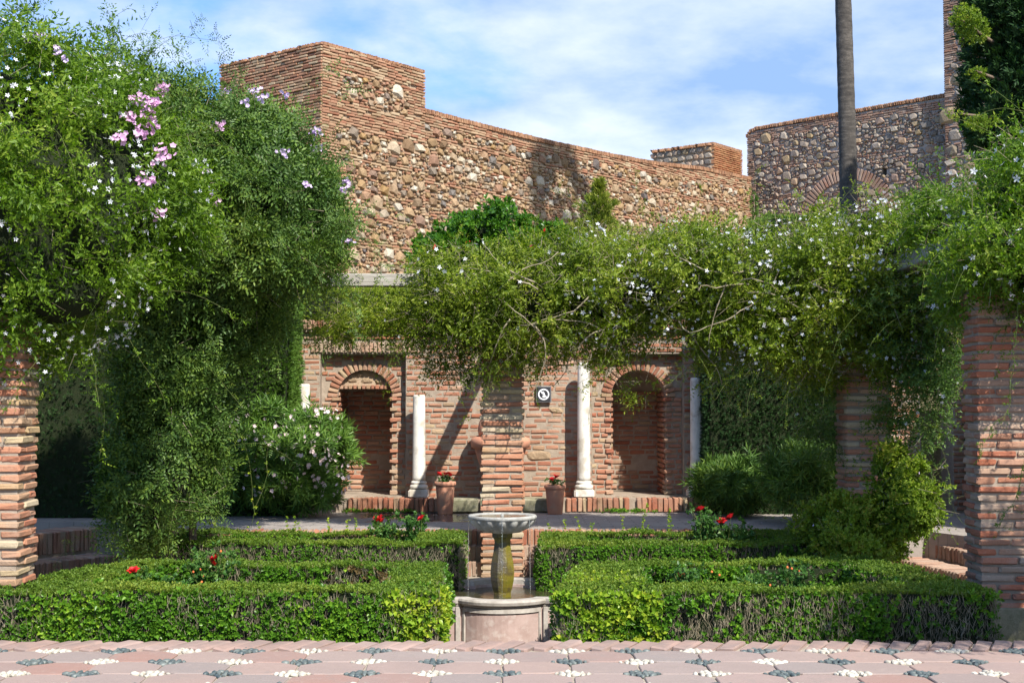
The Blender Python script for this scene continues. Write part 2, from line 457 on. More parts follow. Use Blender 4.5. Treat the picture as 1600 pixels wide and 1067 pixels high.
# ================================================================== GROUND
GZ = -0.2      # garden floor
TZ = 0.25      # raised terrace floor
UPZ = 2.35     # ground above the fountain wall
TF = 14.62     # front edge of terrace
WY = 17.75     # face of fountain wall
bm = bmesh.new(); poly_prism(bm, [(-60,-10),(60,-10),(60,120),(-60,120)], -1.2, -.56)
tag(obj('ground', bm_mesh(bm, 'ground'), M_soil), kind='structure')
bm = bmesh.new(); poly_prism(bm, [(-5.6,12.06),(-.70,12.06),(-.70,13.3),(.60,13.3),(.60,12.06),(5.6,12.06),(5.6,15.2),(-5.6,15.2)], -.56, GZ)
tag(obj('garden_path', bm_mesh(bm, 'garden_path'), M_joint), kind='structure')
# foreground paving bed
bm = bmesh.new(); poly_prism(bm, [(-7,3),(7,3),(7,9.17),(-7,9.17)], -.56, -.012)
paving = tag(obj('paving', bm_mesh(bm, 'paving'), M_joint), kind='structure')
# octagonal slabs
PX, PY, X0, Y1 = .408, .37, -.467, 8.84
def tile_mesh(seed):
    rg = random.Random(seed); bm = bmesh.new()
    a, b, c, d = PX/2-.006, PY/2-.006, .118, .092
    pts = [(-a+c,-b),(a-c,-b),(a,-b+d),(a,b-d),(a-c,b),(-a+c,b),(-a,b-d),(-a,-b+d)]
    pts = [(x+rg.uniform(-.006,.006), y+rg.uniform(-.006,.006)) for x, y in pts]
    poly_prism(bm, pts, -.03, 0)
    bmesh.ops.bevel(bm, geom=[e for e in bm.edges if all(v.co.z > -.001 for v in e.verts)], offset=.005, segments=1, affect='EDGES')
    return bm_mesh(bm, 'slab')
t = NT('pink_slab')
c = t.ramp(t.rnd(), [(0,(.31,.225,.20)),(.25,(.275,.225,.205)),(.5,(.33,.23,.195)),(.75,(.25,.21,.195)),(1,(.31,.18,.145))])
c = t.mix(t.maprange(t.noise(2.2, 6, .6), .45, .7, 0, .5), c, (.26,.20,.18))
c = t.mix(t.maprange(t.noise(14, 6, .7), .5, .75, 0, .45), c, (.38,.29,.25))
c = t.mix(t.maprange(t.noise(90, 3, .6), .62, .70, 0, .7), c, (.16,.12,.10))
c = t.mix(t.maprange(t.noise(5, 7, .75), .54, .66, 0, .55), c, (.24,.20,.18))
t.color(c); t.rough(.82); t.b.inputs['Specular IOR Level'].default_value = .3
t.bump(t.math('ADD', t.noise(30, 5, .7), t.noise(140, 3, .7)), .3, .006)
M_slab = t.m
tiles = [tile_mesh(i) for i in range(6)]
for m in tiles: m.materials.append(M_slab)
kx = range(-11, 12)
for j in range(7):
    for k in kx:
        o = bpy.data.objects.new('slab', tiles[random.randrange(6)]); col.objects.link(o); o.parent = paving
        o.location = (X0 + (k+.5)*PX, Y1 - (j+.5)*PY, U(-.004, .003)); o.rotation_euler = (U(-.006,.006), U(-.006,.006), random.choice((0, PI)))
def peb_mat(name, a, b):
    t = NT(name); t.color(t.mix(t.rnd(), a, b)); t.rough(.5); t.bump(t.noise(60), .2, .004); return t.m
K_white = K(peb_m, peb_mat('white_pebble', (.50,.47,.40), (.36,.33,.27)))
K_dark = K(peb_m, peb_mat('dark_pebble', (.055,.075,.08), (.13,.15,.14)))
wh, dk = [], []
for j in range(0, 6):
    for k in range(-10, 12):
        cx, cy = X0 + k*PX, Y1 - j*PY
        white = (k + j) % 2 == 0
        n = 15 if white else 16
        for q in range(n):
            for _ in range(12):
                a, b = U(-1, 1), U(-1, 1)
                if abs(a) + abs(b) < .98: break
            # low-discrepancy spread
            g = [(-.75,0),(-.45,.3),(-.45,-.05),(-.45,-.35),(-.15,.62),(-.15,.25),(-.15,-.15),(-.15,-.55),(.15,.5),(.15,.1),(.15,-.3),(.45,.35),(.45,0),(.48,-.33),(.76,.02),(0,-.8)][q]
            s = U(.032, .050)
            p = ((cx + g[0]*.125 + U(-.006,.006), cy + g[1]*.100 + U(-.006,.006), -.006 + U(0, .004)), (s*1.25, s*.8, s*.75), (U(-.2,.2), U(-.2,.2), U(0, PI)))
            (wh if white else dk).append(p)
lay(paving, 'white_pebble', 'white_pebbles', wh, K_white, 300)
lay(paving, 'dark_pebble', 'dark_pebbles', dk, K_dark, 300)
# slanted brick border along the drop
edge = []
x = -5.0
while x < 5.0:
    w = U(.10, .135)
    edge.append(((x, 9.02 + U(-.01,.015), -.02 + U(-.005,.008)), (w - .012, .31, .06), (U(-.02,.02), U(-.02,.02), -.42)))
    x += w + .018
K_edge = K([unit_brick((.12,.3,.06), .006, .012, 80+i) for i in range(6)], M_pink)
lay(paving, 'border_brick', 'border_bricks', edge, K_edge)
# terrace slab (with side terraces) and its paving
t = NT('grey_terrace_paving')
vec = t.n.new('ShaderNodeMapping'); vec.inputs['Scale'].default_value = (1, 1, 1); t.l.new(t.pos(), vec.inputs[0])
bt = t.n.new('ShaderNodeTexBrick'); bt.inputs['Scale'].default_value = 1; bt.inputs['Brick Width'].default_value = .28
bt.inputs['Row Height'].default_value = .14; bt.inputs['Mortar Size'].default_value = .008
bt.inputs['Color1'].default_value = (.30,.26,.23,1); bt.inputs['Color2'].default_value = (.24,.21,.19,1); bt.inputs['Mortar'].default_value = (.16,.14,.12,1)
t.l.new(vec.outputs[0], bt.inputs['Vector'])
c = t.mix(t.maprange(t.noise(3, 6, .65), .4, .65, 0, .6), bt.outputs[0], (.34,.30,.26))
wet = t.math('MULTIPLY', t.maprange(t.noise(1.6, 4, .6), .40, .48), 1.0)
sx = t.n.new('ShaderNodeSeparateXYZ'); t.l.new(t.pos(), sx.inputs[0])
wx = t.math('MULTIPLY', t.maprange(sx.outputs[0], -2.2, -1.6), t.maprange(sx.outputs[0], .3, 0.0, 0, 1))
wy = t.math('MULTIPLY', t.maprange(sx.outputs[1], 15.7, 16.0), t.maprange(sx.outputs[1], 17.5, 17.2))
wet = t.math('MULTIPLY', wet, t.math('MULTIPLY', wx, wy))
c = t.mix(wet, c, t.mix(1.0, c, (.3,.3,.32), 'MULTIPLY'))
t.color(c); t.rough(t.maprange(wet, 0, 1, .85, .08, False))
t.bump(t.math('MULTIPLY', t.noise(40, 4, .7), t.math('SUBTRACT', 1.0, wet)), .4, .01)
M_terrace = t.m
bm = bmesh.new()
poly_prism(bm, [(-12,15.9),(-5.1,15.9),(-4.45,15.9),(-3.75,TF+.14),(3.75,TF+.14),(4.4,TF+.14),(4.95,13.4),(4.95,7),(12,7),(12,19),(-12,19)], -.5, TZ-.02)
tag(obj('terrace', bm_mesh(bm, 'terrace'), M_terrace), kind='structure')

def step_run(parent, pts, ztop, riser, tread=.30, w=.062):
    """a line of bricks on edge along the polyline pts (local coordinates); bodies run back from the line to the left of its direction"""
    out = []
    for a, b in zip(pts, pts[1:]):
        a, b = Vector(a), Vector(b); d = b - a; L = d.length; d.normalize(); nrm = Vector((-d.y, d.x)); ang = math.atan2(d.y, d.x)
        s = 0
        while s + w*.6 < L:
            ww = w * U(.85, 1.2); c = a + d * (s + ww/2) + nrm * (tread/2 + U(-.008, .008))
            out.append(((c.x, c.y, ztop - riser/2 + U(-.005,.004)), (ww - .010, tread, riser), (U(-.015,.015), U(-.02,.02), ang + U(-.03,.03))))
            s += ww
    return out

# ---- central steps up to the terrace
def flight(label, group, lines, mats=K_step):
    """lines: list of (pts, ztop, riser, tread)"""
    c0 = lines[0][0][0]
    e = empty('garden_steps', (0,0,0), 0, label, 'steps', group)
    allp = []; bm = bmesh.new()
    for pts, zt, rs, tr in lines:
        allp += step_run(e, pts, zt, rs, tr)
        for a, b in zip(pts, pts[1:]):
            a, b = Vector(a), Vector(b); d = (b-a).normalized(); n = Vector((-d.y, d.x))
            poly_prism(bm, [a+n*.012, b+n*.012, b+n*(tr+.02), a+n*(tr+.02)], zt-rs-.03, zt-.012)
    obj('mortar_bed', bm_mesh(bm, 'mortar_bed'), M_mortar, e)
    lay(e, 'brick', 'bricks', allp, mats)
    return e
r = .15
flight('three brick steps behind the fountain up to the terrace', 'brick steps in the garden',
       [([(-.80, 14.30), (.72, 14.30)], GZ+r, r, .17), ([(-.80, 14.46), (.72, 14.46)], GZ+2*r, r, .17)])
flight('brick steps left of the box hedges beside the shaded corner', 'brick steps in the garden',
       [([(-4.95, 13.2), (-4.95,13.6), (-4.10, 14.75)], GZ+.19, .26, .36),
        ([(-5.3, 13.75), (-5.25, 14.1), (-4.55, 15.3)], GZ+.42, .24, .40)])
flight('brick steps right of the box hedges beside the yellow green mound', 'brick steps in the garden',
       [([(4.02, 15.0), (4.36, 13.1), (4.42, 12.2)], GZ+r, r, .33),
        ([(4.36, 15.1), (4.68, 13.6), (4.75, 12.2)], GZ+2*r, r, .33)])
# terrace front kerb of soldier bricks
kerb = tag(box_obj('terrace_kerb', -3.8, 3.8, TF+.03, TF+.2, GZ-.02, TZ-.015, M_mortar), kind='structure')
kp = step_run(kerb, [(-3.8, TF), (-.8, TF)], TZ, .45, .16) + step_run(kerb, [(-.8, TF+.005), (.72, TF+.005)], TZ, .16, .16) + step_run(kerb, [(.72, TF), (3.8, TF)], TZ, .45, .16)
lay(kerb, 'brick', 'bricks', kp, K(tall_m, brick_mat('kerb_brick', RED, (.36,.30,.24), .5)))
# side patches of terrace kerb
k2 = tag(box_obj('side_kerb', -4.4, -3.8, TF+.05, TF+.2, GZ, TZ-.02, M_mortar), kind='structure')
# upper ground behind the fountain wall
bm = bmesh.new(); poly_prism(bm, [(-40,WY+1.15),(40,WY+1.15),(40,80),(-40,80)], -.5, UPZ)
tag(obj('upper_ground', bm_mesh(bm, 'upper_ground'), M_upground), kind='structure')

# ================================================================== FOUNTAIN WALL
fw = empty('fountain_wall', (0, WY, TZ), 0, 'old brick wall with two arched niches behind the white columns', 'wall')
UL, UR = X_at(466, WY), X_at(1110, WY)
H = 2.655 - TZ
N1c, N2c = X_at(568, WY), X_at(999, WY)
RZ = .16                                    # niche floor (platform top)
rec1 = (X_at(500, WY), X_at(634, WY), RZ, 1.985)
rec2 = (X_at(925, WY), X_at(1068, WY), RZ, 1.985)
ri, ro = .355, .47
SZ = 1.42                                  # springing height
nh1 = (N1c - ri, N1c + ri, RZ, SZ + ri); nh2 = (N2c - ri, N2c + ri, RZ, SZ + ri)
core('wall_body', UL - 1.5, UR + 1.6, -.3, H - .14, .02, .17, [rec1, rec2], M_mortar, fw)
# recessed plane with arched openings
def arch_panel(c, rec):
    bm = bmesh.new(); n = 14
    ys = (.171, .40)
    arc = [(c + ri * math.cos(PI * i / n), SZ + ri * math.sin(PI * i / n)) for i in range(n + 1)]   # right to left
    out = []
    for i in range(n + 1):
        a = PI * i / n
        x = c + math.cos(a) * 9; 
        t_ = min(((rec[1] - c) / math.cos(a)) if math.cos(a) > 1e-6 else 1e9, ((rec[0] - c) / math.cos(a)) if math.cos(a) < -1e-6 else 1e9, ((rec[3] - SZ) / math.sin(a)) if math.sin(a) > 1e-6 else 1e9)
        out.append((c + t_ * math.cos(a), SZ + t_ * math.sin(a)))
    for side in ((rec[1], arc[0], out[0]), (rec[0], arc[-1], out[-1])): pass
    def quad(p, q, r_, s):
        for y, flip in ((ys[0], 0),):
            vs = [bm.verts.new((a[0], y, a[1])) for a in (p, q, r_, s)]; bm.faces.new(vs)
    for i in range(n): quad(arc[i], out[i], out[i+1], arc[i+1])
    cr_ = [(rec[1], rec[3]), (rec[0], rec[3])]
    # corners
    for i in range(n):
        if abs(out[i][0] - rec[1]) < 1e-6 and abs(out[i+1][1] - rec[3]) < 1e-6 and abs(out[i+1][0]-rec[1]) > 1e-6:
            vs = [bm.verts.new((a[0], ys[0], a[1])) for a in (out[i], cr_[0], out[i+1])]; bm.faces.new(vs)
        if abs(out[i+1][0] - rec[0]) < 1e-6 and abs(out[i][1] - rec[3]) < 1e-6 and abs(out[i][0]-rec[0]) > 1e-6:
            vs = [bm.verts.new((a[0], ys[0], a[1])) for a in (out[i], cr_[1], out[i+1])]; bm.faces.new(vs)
    quad((c+ri, RZ), (rec[1], RZ), (rec[1], SZ), (c+ri, SZ)); quad((rec[0], RZ), (c-ri, RZ), (c-ri, SZ), (rec[0], SZ))
    # reveal (jambs and soffit) back to niche rear
    prof = [(c+ri, RZ)] + arc + [(c-ri, RZ)]
    for p, q in zip(prof, prof[1:]):
        vs = [bm.verts.new(x) for x in ((p[0], ys[0], p[1]), (q[0], ys[0], q[1]), (q[0], 1.05, q[1]), (p[0], 1.05, p[1]))]; bm.faces.new(vs)
    vs = [bm.verts.new((p[0], 1.05, p[1])) for p in prof]; bm.faces.new(vs)
    vs = [bm.verts.new(x) for x in ((c-ri, .1, RZ-.005), (c+ri, .1, RZ-.005), (c+ri, 1.05, RZ-.005), (c-ri, 1.05, RZ-.005))]; bm.faces.new(vs)
    bmesh.ops.remove_doubles(bm, verts=bm.verts, dist=1e-5)
    bmesh.ops.recalc_face_normals(bm, faces=bm.faces)
    obj('niche', bm_mesh(bm, 'niche'), M_mortar, fw)
arch_panel(N1c, rec1); arch_panel(N2c, rec2)
core('wall_back', UL - 1.5, UR + 1.6, -.3, H - .14, 1.07, 1.2, [], M_mortar, fw)
def inrec(u, z, m=0.0):
    return any(r_[0]-m < u < r_[1]+m and r_[2]-m < z < r_[3]+m for r_ in (rec1, rec2))
def inbay(u, z): return any(rr[0]-.02-L < u < rr[1]+.02+L and z < rr[3]+.02 for rr in (rec1, rec2) for L in (0,))
blot = [(X_at(868, WY), Z_at(641, WY)-TZ, .11, .045), (X_at(690, WY), Z_at(722, WY)-TZ, .16, .05), (X_at(840, WY), Z_at(712, WY)-TZ, .18, .08), (X_at(650, WY), Z_at(690, WY)-TZ, .1, .06)]
def keep_main(u, z, L):
    for rr in (rec1, rec2):
        if rr[0] - L/2 < u < rr[1] + L/2 and z < rr[3] + .17: return False
    if rec1[0]-.12 < u < rec1[1]+.12 and 2.0 < z < 2.16: return False
    for b in blot:
        if ((u-b[0])/b[2])**2 + ((z-b[1])/b[3])**2 < 1: return False
    return z < 2.13
segs = []
edges_u = [UL-1.4, rec1[0], rec1[1], rec2[0], rec2[1], UR+1.5]
P = []
for a, b in ((edges_u[0], edges_u[1]), (edges_u[2], edges_u[3]), (edges_u[4], edges_u[5])):
    P += courses(a, b, 0.0, 2.13, .02, lambda u, z, L: keep_main(u, z, 0) and random.random() < .975, bl=.205, proud=.006, wave=.006)
P += courses(rec2[0]-.0, rec2[1]+.0, 1.99, 2.13, .02)
P += courses(edges_u[0], edges_u[5], 2.16, 2.30, .02, None, .066, .3)
# plane of the recess
for c, rr in ((N1c, rec1), (N2c, rec2)):
    rr2 = ro + .01
    def kp_(u, z, L, c=c):
        if z > SZ: return (u-c)**2 + (z-SZ)**2 > (rr2+.03)**2
        return True
    P += courses(rr[0], c-ri-.0, RZ, SZ, .171, None, .067, .16)
    P += courses(c+ri+.0, rr[1], RZ, SZ, .171, None, .067, .16)
    P += [p for p in courses(rr[0], rr[1], SZ+.01, rr[3], .171, kp_, .067, .14)]
    P += courses(c-ri+.01, c+ri-.01, RZ+.02, SZ+.15, 1.05, lambda u, z, L, c=c: not (((u-c-.12)/.13)**2+((z-.55)/.12)**2 < 1), .067, .2)
    # jamb sides
    for sd_ in (-1, 1):
        z = RZ; k_ = 0
        while z < SZ + .02:
            y = .13 + (.1 if k_ % 2 else 0)
            while y < 1.0:
                L_ = U(.14, .26); P.append(((c + sd_*(ri+.035-.012), y + L_/2, z+.034), (L_-.014, .10, .047*U(.9,1.1)), (0, 0, PI/2+U(-.03,.03)), .35)); y += L_
            z += .067; k_ += 1
lay(fw, 'brick', 'bricks', P, K_brick, 300)
# voussoirs
V = []
for c in (N1c, N2c):
    n = 21
    for i in range(n):
        a = PI * (i + .5) / n
        rm = (ri + ro) / 2 + .006
        V.append(((c + rm*math.cos(a), .205, SZ + rm*math.sin(a)), (ro-ri+.01, .12, PI*rm/n-.016), (0, -a, 0)))
lay(fw, 'arch_brick', 'arch_bricks', V, K_brick)
# tympanum of small stones filling the left arch head, toothed brick edge
bm = bmesh.new(); n = 12
zt = Z_at(603, WY) - TZ
a0 = math.asin(max(0, (zt - SZ)) / ri)
arcp = [(N1c + (ri-.004)*math.cos(a0 + (PI-2*a0)*i/n), SZ + (ri-.004)*math.sin(a0 + (PI-2*a0)*i/n)) for i in range(n+1)]
f_ = [bm.verts.new((p[0], .24, p[1])) for p in arcp]; b_ = [bm.verts.new((p[0], .70, p[1])) for p in arcp]
bm.faces.new(f_[::-1]); bm.faces.new(b_)
for i in range(n+1): bm.faces.new((f_[i], f_[(i+1) % (n+1)], b_[(i+1) % (n+1)], b_[i]))
obj('tympanum', bm_mesh(bm, 'tympanum'), plain('tympanum_plaster', (.46,.35,.24), (.36,.26,.18), 7, bdist=.04), fw)
T = []
x = N1c - .31
while x < N1c + .31:
    T.append(((x, .245, zt - .01), (.045, .09, .05), (0, 0, U(-.05,.05)))); x += .058
S = []
for (du, dz, w_, h_) in ((-.17,.06,.16,.07),(.02,.055,.17,.075),(.18,.045,.12,.06),(-.08,.13,.14,.06),(.09,.135,.15,.06),(0,.19,.13,.04)):
    S.append(((N1c+du, .245, zt+.02+dz), (w_, .06, h_), (0, U(-.1,.1), 0)))
lay(fw, 'tooth_brick', 'tooth_bricks', T, K_soldier)
for b in blot: S.append(((b[0], .03, b[1]), (b[2]*2, .07, b[3]*1.8), (0, U(-.1,.1), 0)))
lay(fw, 'stone', 'stones', S, K_wallstone)
# soldier lintel over left recess, plaster band, coping
Lp = []
x = rec1[0]-.1
while x < rec1[1]+.1:
    Lp.append(((x, .06, 2.065), (.044, .13, .13), (0, U(-.03,.03), 0))); x += .054
lay(fw, 'lintel_brick', 'lintel_bricks', Lp, K(tall_m, brick_mat('pale_brick', [(0,(.46,.30,.22)),(.5,(.54,.44,.34)),(1,(.44,.25,.17))], (.48,.41,.33), .5)))
box_obj('lintel_shelf', rec1[0]-.08, rec1[1]+.05, .17, .60, 1.986, 2.03, M_mortar, fw)
box_obj('cornice', UL-1.5, UR+1.6, -.05, .85, H-.139, H-.115, M_mortar, fw)
Cp = []
x = UL - 1.5
while x < UR + 1.6:
    w_ = U(.055, .075); Cp.append(((x, .12, H-.05), (w_-.012, .42, .125), (0, U(-.02,.02), 0))); x += w_
lay(fw, 'coping_brick', 'coping_bricks', Cp, K_soldier)
box_obj('coping_bed', UL-1.5, UR+1.6, -.02, .85, H-.115, H-.025, M_mortar, fw)
# jagged recess ceiling boards
# platform at the foot of wall
pf = tag(box_obj('wall_plinth', UL+.55, UR+.05, WY-.42, WY+.02, TZ-.1, TZ+RZ-.02, M_mortar), kind='structure')
pp = []
for a, b in ((X_at(545, 17.3), X_at(696, 17.3)), (X_at(884, 17.3), X_at(985, 17.3)), (X_at(994, 17.3), X_at(1100, 17.3))):
    pp += step_run(pf, [(a, 17.28), (b, 17.28)], TZ+RZ, RZ+.01, .2)
lay(pf, 'brick', 'bricks', pp, K_soldier)
bs = []
for a, b in ((698, 748), (750, 765), (817, 880)):
    xa, xb = X_at(a, 17.3), X_at(b, 17.3); bs.append((((xa+xb)/2, 17.36, TZ+.07), (xb-xa-.01, .25, .17), (0,0,0)))
K_bench = K([unit_brick((.5,.25,.17), .008, .02, 300+i) for i in range(4)], M_bench)
lay(pf, 'bench_stone', 'bench_stones', bs, K_bench)

# dark brick wall section at the right side
sw = empty('side_wall', (4.55, 17.2, TZ), 0, 'shaded dark brick wall between the right piers', 'wall')
core('wall_body', 0, 3.6, -.3, 2.6, .02, .5, [(.55, .95, 0, 1.6)], M_gmortar, sw)
lay(sw, 'brick', 'bricks', courses(0, .55, 0, 2.6, .02, None, .068, .22) + courses(.95, 3.6, 0, 2.6, .02, None, .068, .25) + courses(.55,.95,1.6,2.6,.02), K_brick, 200)

# ================================================================== FORTRESS
D1 = Vector((.622, .783, 0)).normalized(); A1 = math.atan2(D1.y, D1.x)
TC = Vector((-3.9, 28.0, 0))
def rubble(u0, u1, z0, ztop, w, brick_zone=lambda u, z: False, keep=lambda u, z: True, size=(.065, .18), ch=.062, wave=.03, cover=.62, seed=3, bandf=None):
    """stones thrown in by darts, brick courses threaded through the gaps between them"""
    rg = random.Random(seed); Bk, St = [], []
    u = lambda a, b: rg.uniform(a, b)
    wv = lambda x, z: wave*(math.sin(x*.9+1.3*math.sin(z)) + .5*math.sin(x*2.3+z*2))
    zt_max = max(ztop(u0), ztop(u1), ztop((u0+u1)/2)); area = (u1-u0)*(zt_max-z0)
    cells = {}; stones = []
    def free(x, z, rx, rz):
        for i in range(int((x-.5)/.4)-1, int((x+.5)/.4)+2):
            for j in range(int((z-.5)/.4)-1, int((z+.5)/.4)+2):
                for (x2, z2, a2, b2) in cells.get((i, j), ()):
                    if ((x-x2)/(rx+a2))**2 + ((z-z2)/(rz+b2))**2 < .93: return False
        return True
    # horizontal brick bands at irregular heights where no stone goes
    bands = []; z = z0 + u(.2,.5)
    while z < zt_max: bands.append((z, u(.05,.14))); z += u(.55, 1.25)
    for q in range(3):
        big = (1.0, .72, .5)[q]; tries = int(area*(120, 330, 620)[q])
        for _ in range(tries):
            rx = u(size[0], size[1])*big*u(.8,1.25); rz = rx*u(.62,.95); x, z = u(u0+.05, u1-.05), u(z0, zt_max)
            if z + rz > ztop(x) - .05 or brick_zone(x, z) or not keep(x, z): continue
            if any(bz - rz*.45 < z < bz+bt+rz*.45 for bz, bt in bands) : continue
            if rg.random() > cover*1.25 and q < 2: continue
            if free(x, z, rx, rz):
                cells.setdefault((int(x/.4), int(z/.4)), []).append((x, z, rx, rz)); stones.append((x, z, rx, rz))
    for (x, z, rx, rz) in stones:
        St.append(((x, w + .045 + u(-.02,.03), z + wv(x, z)), (rx*2.0, .22, rz*2.0), (u(-.1,.1), u(-.35,.35), u(-.15,.15)), 1.6))
    z = z0
    while z < zt_max:
        zc = z + ch/2; iv = []
        for i in range(int(u0/.4)-1, int(u1/.4)+2):
            for j in range(int((z-.5)/.4)-1, int((z+.5)/.4)+2):
                for (x2, z2, a2, b2) in cells.get((i, j), ()):
                    t_ = abs(zc-z2)/(b2+.008)
                    if t_ < 1: h_ = a2*math.sqrt(1-t_*t_)+.006; iv.append((x2-h_, x2+h_))
        iv.sort(); x = u0; gaps = []
        for a, b in iv:
            if a > x: gaps.append((x, min(a, u1)))
            x = max(x, b)
        if x < u1: gaps.append((x, u1))
        for a, b in gaps:
            if b-a < .045: continue
            x = a
            while x < b - .03:
                L = min(u(.13,.30), b-x)
                if b-x-L < .06: L = b-x
                cu = x+L/2
                if zc + ch/2 < ztop(cu) and keep(cu, zc) and rg.random() < .97:
                    Bk.append(((cu, w + .06 - .012 + u(-.015,.012), zc + wv(cu, zc) + u(-.006,.006)), (L-.014, .13, ch*u(.62,.86)), (0, u(-.05,.05), u(-.03,.03))))
                x += L
        z += ch
    return Bk, St
def wall_prism(name, prof, z0, y0, y1, mat, parent):
    bm = bmesh.new(); pts = [(prof[0][0], z0)] + list(prof) + [(prof[-1][0], z0)]
    a = [bm.verts.new((p[0], y0, p[1])) for p in pts]; b = [bm.verts.new((p[0], y1, p[1])) for p in pts]
    n = len(pts)
    bm.faces.new(a); bm.faces.new(b[::-1])
    for i in range(n): bm.faces.new((a[i], b[i], b[(i+1) % n], a[(i+1) % n]))
    bmesh.ops.recalc_face_normals(bm, faces=bm.faces)
    return obj(name, bm_mesh(bm, name), mat, parent)
def coping(prof, w0, depth, step=.065, h=.11, y=None):
    out = []
    for (a, za), (b, zb) in zip(prof, prof[1:]):
        x = a
        while x < b:
            t_ = (x-a)/(b-a); out.append(((x, (w0 + depth/2 - .02), za+(zb-za)*t_ + .02 + U(-.008,.008)), (step-.014, depth+.04, h), (0, U(-.06,.06), 0))); x += step
    return out
def u_on(px, origin, d):
    """distance along the plan line origin+u*d at which it crosses image column px"""
    k = (px - 800) / F
    return (k*origin.y - origin.x) / (d.x - k*d.y)
TOPZ = at(500, 66, 28).z
# corner tower: right face (along D1) and left face
tw = empty('corner_tower', TC, A1, 'square brick and rubble tower rising above the left end of the fortress wall', 'tower')
TL = 3.15
wall_prism('tower_core', [(0.03, TOPZ-.05), (TL-.03, TOPZ-.05)], UPZ-.5, .03, 3.22, M_fmortar, tw)
def bz_t(u, z):
    if z > TOPZ-.55: return True
    if z > TOPZ-1.6 and u > 2.55: return True
    if z > TOPZ - 1.75 and z < TOPZ - 1.15: return True
    return u < .45 + .25*math.sin(z*3.1)
Bk, St = rubble(0, TL, UPZ, lambda u: TOPZ-.02, .0, bz_t, seed=5)
# left face: pure brick; local frame x<0 side facing -x. Build as pieces with rotation 90 deg
Lf = []
z = UPZ; rr_ = 0
while z < TOPZ - .03:
    y = .0 - (.12 if rr_ % 2 else 0)
    while y < 3.25:
        L = U(.18, .30); a, b = max(y, 0), min(y+L, 3.25)
        if b-a > .05: Lf.append(((.035 + U(-.015,.015), (a+b)/2, z+.031), (b-a-.016, .13, .062*U(.6,.8)), (U(-.02,.02), 0, -PI/2)))
        y += L
    z += .062; rr_ += 1
TLw = 3.2
lay(tw, 'brick', 'bricks', Bk + Lf, K_fort, 300)
lay(tw, 'stone', 'stones', St, K_fstone, 300)
lay(tw, 'coping_brick', 'coping_bricks', [((0.4, TLw*i/42+.03, TOPZ-.01), (.8, .055, .07), (0,0,0)) for i in range(42)] + [((TL*i/48+.03, .25, TOPZ-.01+U(-.01,.01)), (.055, .5, .07), (0,0,0)) for i in range(48)], K_fsold, 100)
# long wall
LW0 = TC + D1*TL - Vector((-D1.y, D1.x, 0))*(-.0)
lw = empty('fortress_wall', TC + D1*TL, A1, 'long sunlit rubble and brick fortress wall running right from the tower', 'wall')
prof = []
for pxx, pyy in ((665,172),(760,197),(860,221),(950,240),(1020,253),(1100,262),(1176,278)):
    u = u_on(pxx, lw.location, D1); Yw = lw.location.y + u*D1.y
    prof.append((u, at(pxx, pyy, Yw).z - .05))
prof[0] = (0.0, prof[0][1]); UE = prof[-1][0]
def ztop_lw(u): return float(np.interp(u, [p[0] for p in prof], [p[1] for p in prof]))
wall_prism('wall_core', prof, UPZ-.5, .03, 1.2, M_fmortar, lw)
Bk, St = rubble(.0, UE, 3.4, lambda u: ztop_lw(u)-.01, 0.0, lambda u, z: z > ztop_lw(u)-.3 or u > UE-.35, seed=11, cover=.78)
lay(lw, 'brick', 'bricks', Bk, K_fort, 300)
lay(lw, 'stone', 'stones', St, K_fstone, 300)
lay(lw, 'coping_brick', 'coping_bricks', coping(prof, 0, .5), K_fsold, 300)
# merlon
MC = at(1115, 222, 41.0); MZ = MC.z
mr = empty('merlon', (MC.x, MC.y, 0), A1, 'small square brick merlon at the far end of the long wall', 'merlon')
wall_prism('merlon_core', [(.03, MZ-.1), (1.7, MZ-.1)], 6.5, .03, 2.15, M_fmortar, mr)
Bk = courses(0, 1.75, 7.6, MZ-.06, 0, None, .062, .25)
lay(mr, 'brick', 'bricks', Bk, K(long_m, brick_mat('merlon_brick', [(0,(.38,.15,.08)),(.5,(.46,.25,.13)),(1,(.40,.18,.10))], (.34,.22,.12), .3)), 300)
Sl = []
z = 7.6
while z < MZ - .12:
    y = 0.05
    while y < 2.1:
        L = U(.15, .35); Sl.append(((.04, y+L/2, z+.1), (L, .16, .19), (0, U(-.2,.2), -PI/2))); y += L
    z += .2
lay(mr, 'stone', 'stones', Sl, K_gstone, 100)
lay(mr, 'coping_brick', 'coping_bricks', [((.45, .03+.065*i, MZ-.05), (.95, .05, .10), (0,0,0)) for i in range(34)] + [((.03+.065*i, .25, MZ-.04), (.05, .5, .09), (0,0,0)) for i in range(27)], K_fsold, 80)
# right wall (runs right and toward the camera)
D2 = Vector((.694, -.72, 0)).normalized(); A2 = math.atan2(D2.y, D2.x)
RW = Vector((7.40, 43.0, 0)); rw = empty('far_fortress_wall', RW, A2, 'greyish rubble wall with a blind brick arch behind the palm trunk', 'wall')
ULn = u_on(1500, RW, D2); RZt = at(1300, 182, RW.y + u_on(1300, RW, D2)*D2.y).z
RPr = [(0.0, RZt-.18), (.12, RZt-.06), (.35, RZt), (ULn+1.5, RZt)]
acu = u_on(1326, RW, D2); acY = RW.y + acu*D2.y; acz = at(1326, 345, acY).z - .2
aR = 1.75
def ztop_rw(u): return float(np.interp(u, [p[0] for p in RPr], [p[1] for p in RPr])) - .03
def keep_rw(u, z):
    d = math.hypot(u-acu, z-acz)
    if aR-.40 < d < aR+.05 and z > acz: return False
    pu = u_on(1385, RW, D2)
    if abs(u-pu) < .1 and abs(z-at(1385, 268, RW.y+pu*D2.y).z) < .13: return False
    return True
pu = u_on(1385, RW, D2); pz = at(1385, 268, RW.y+pu*D2.y).z
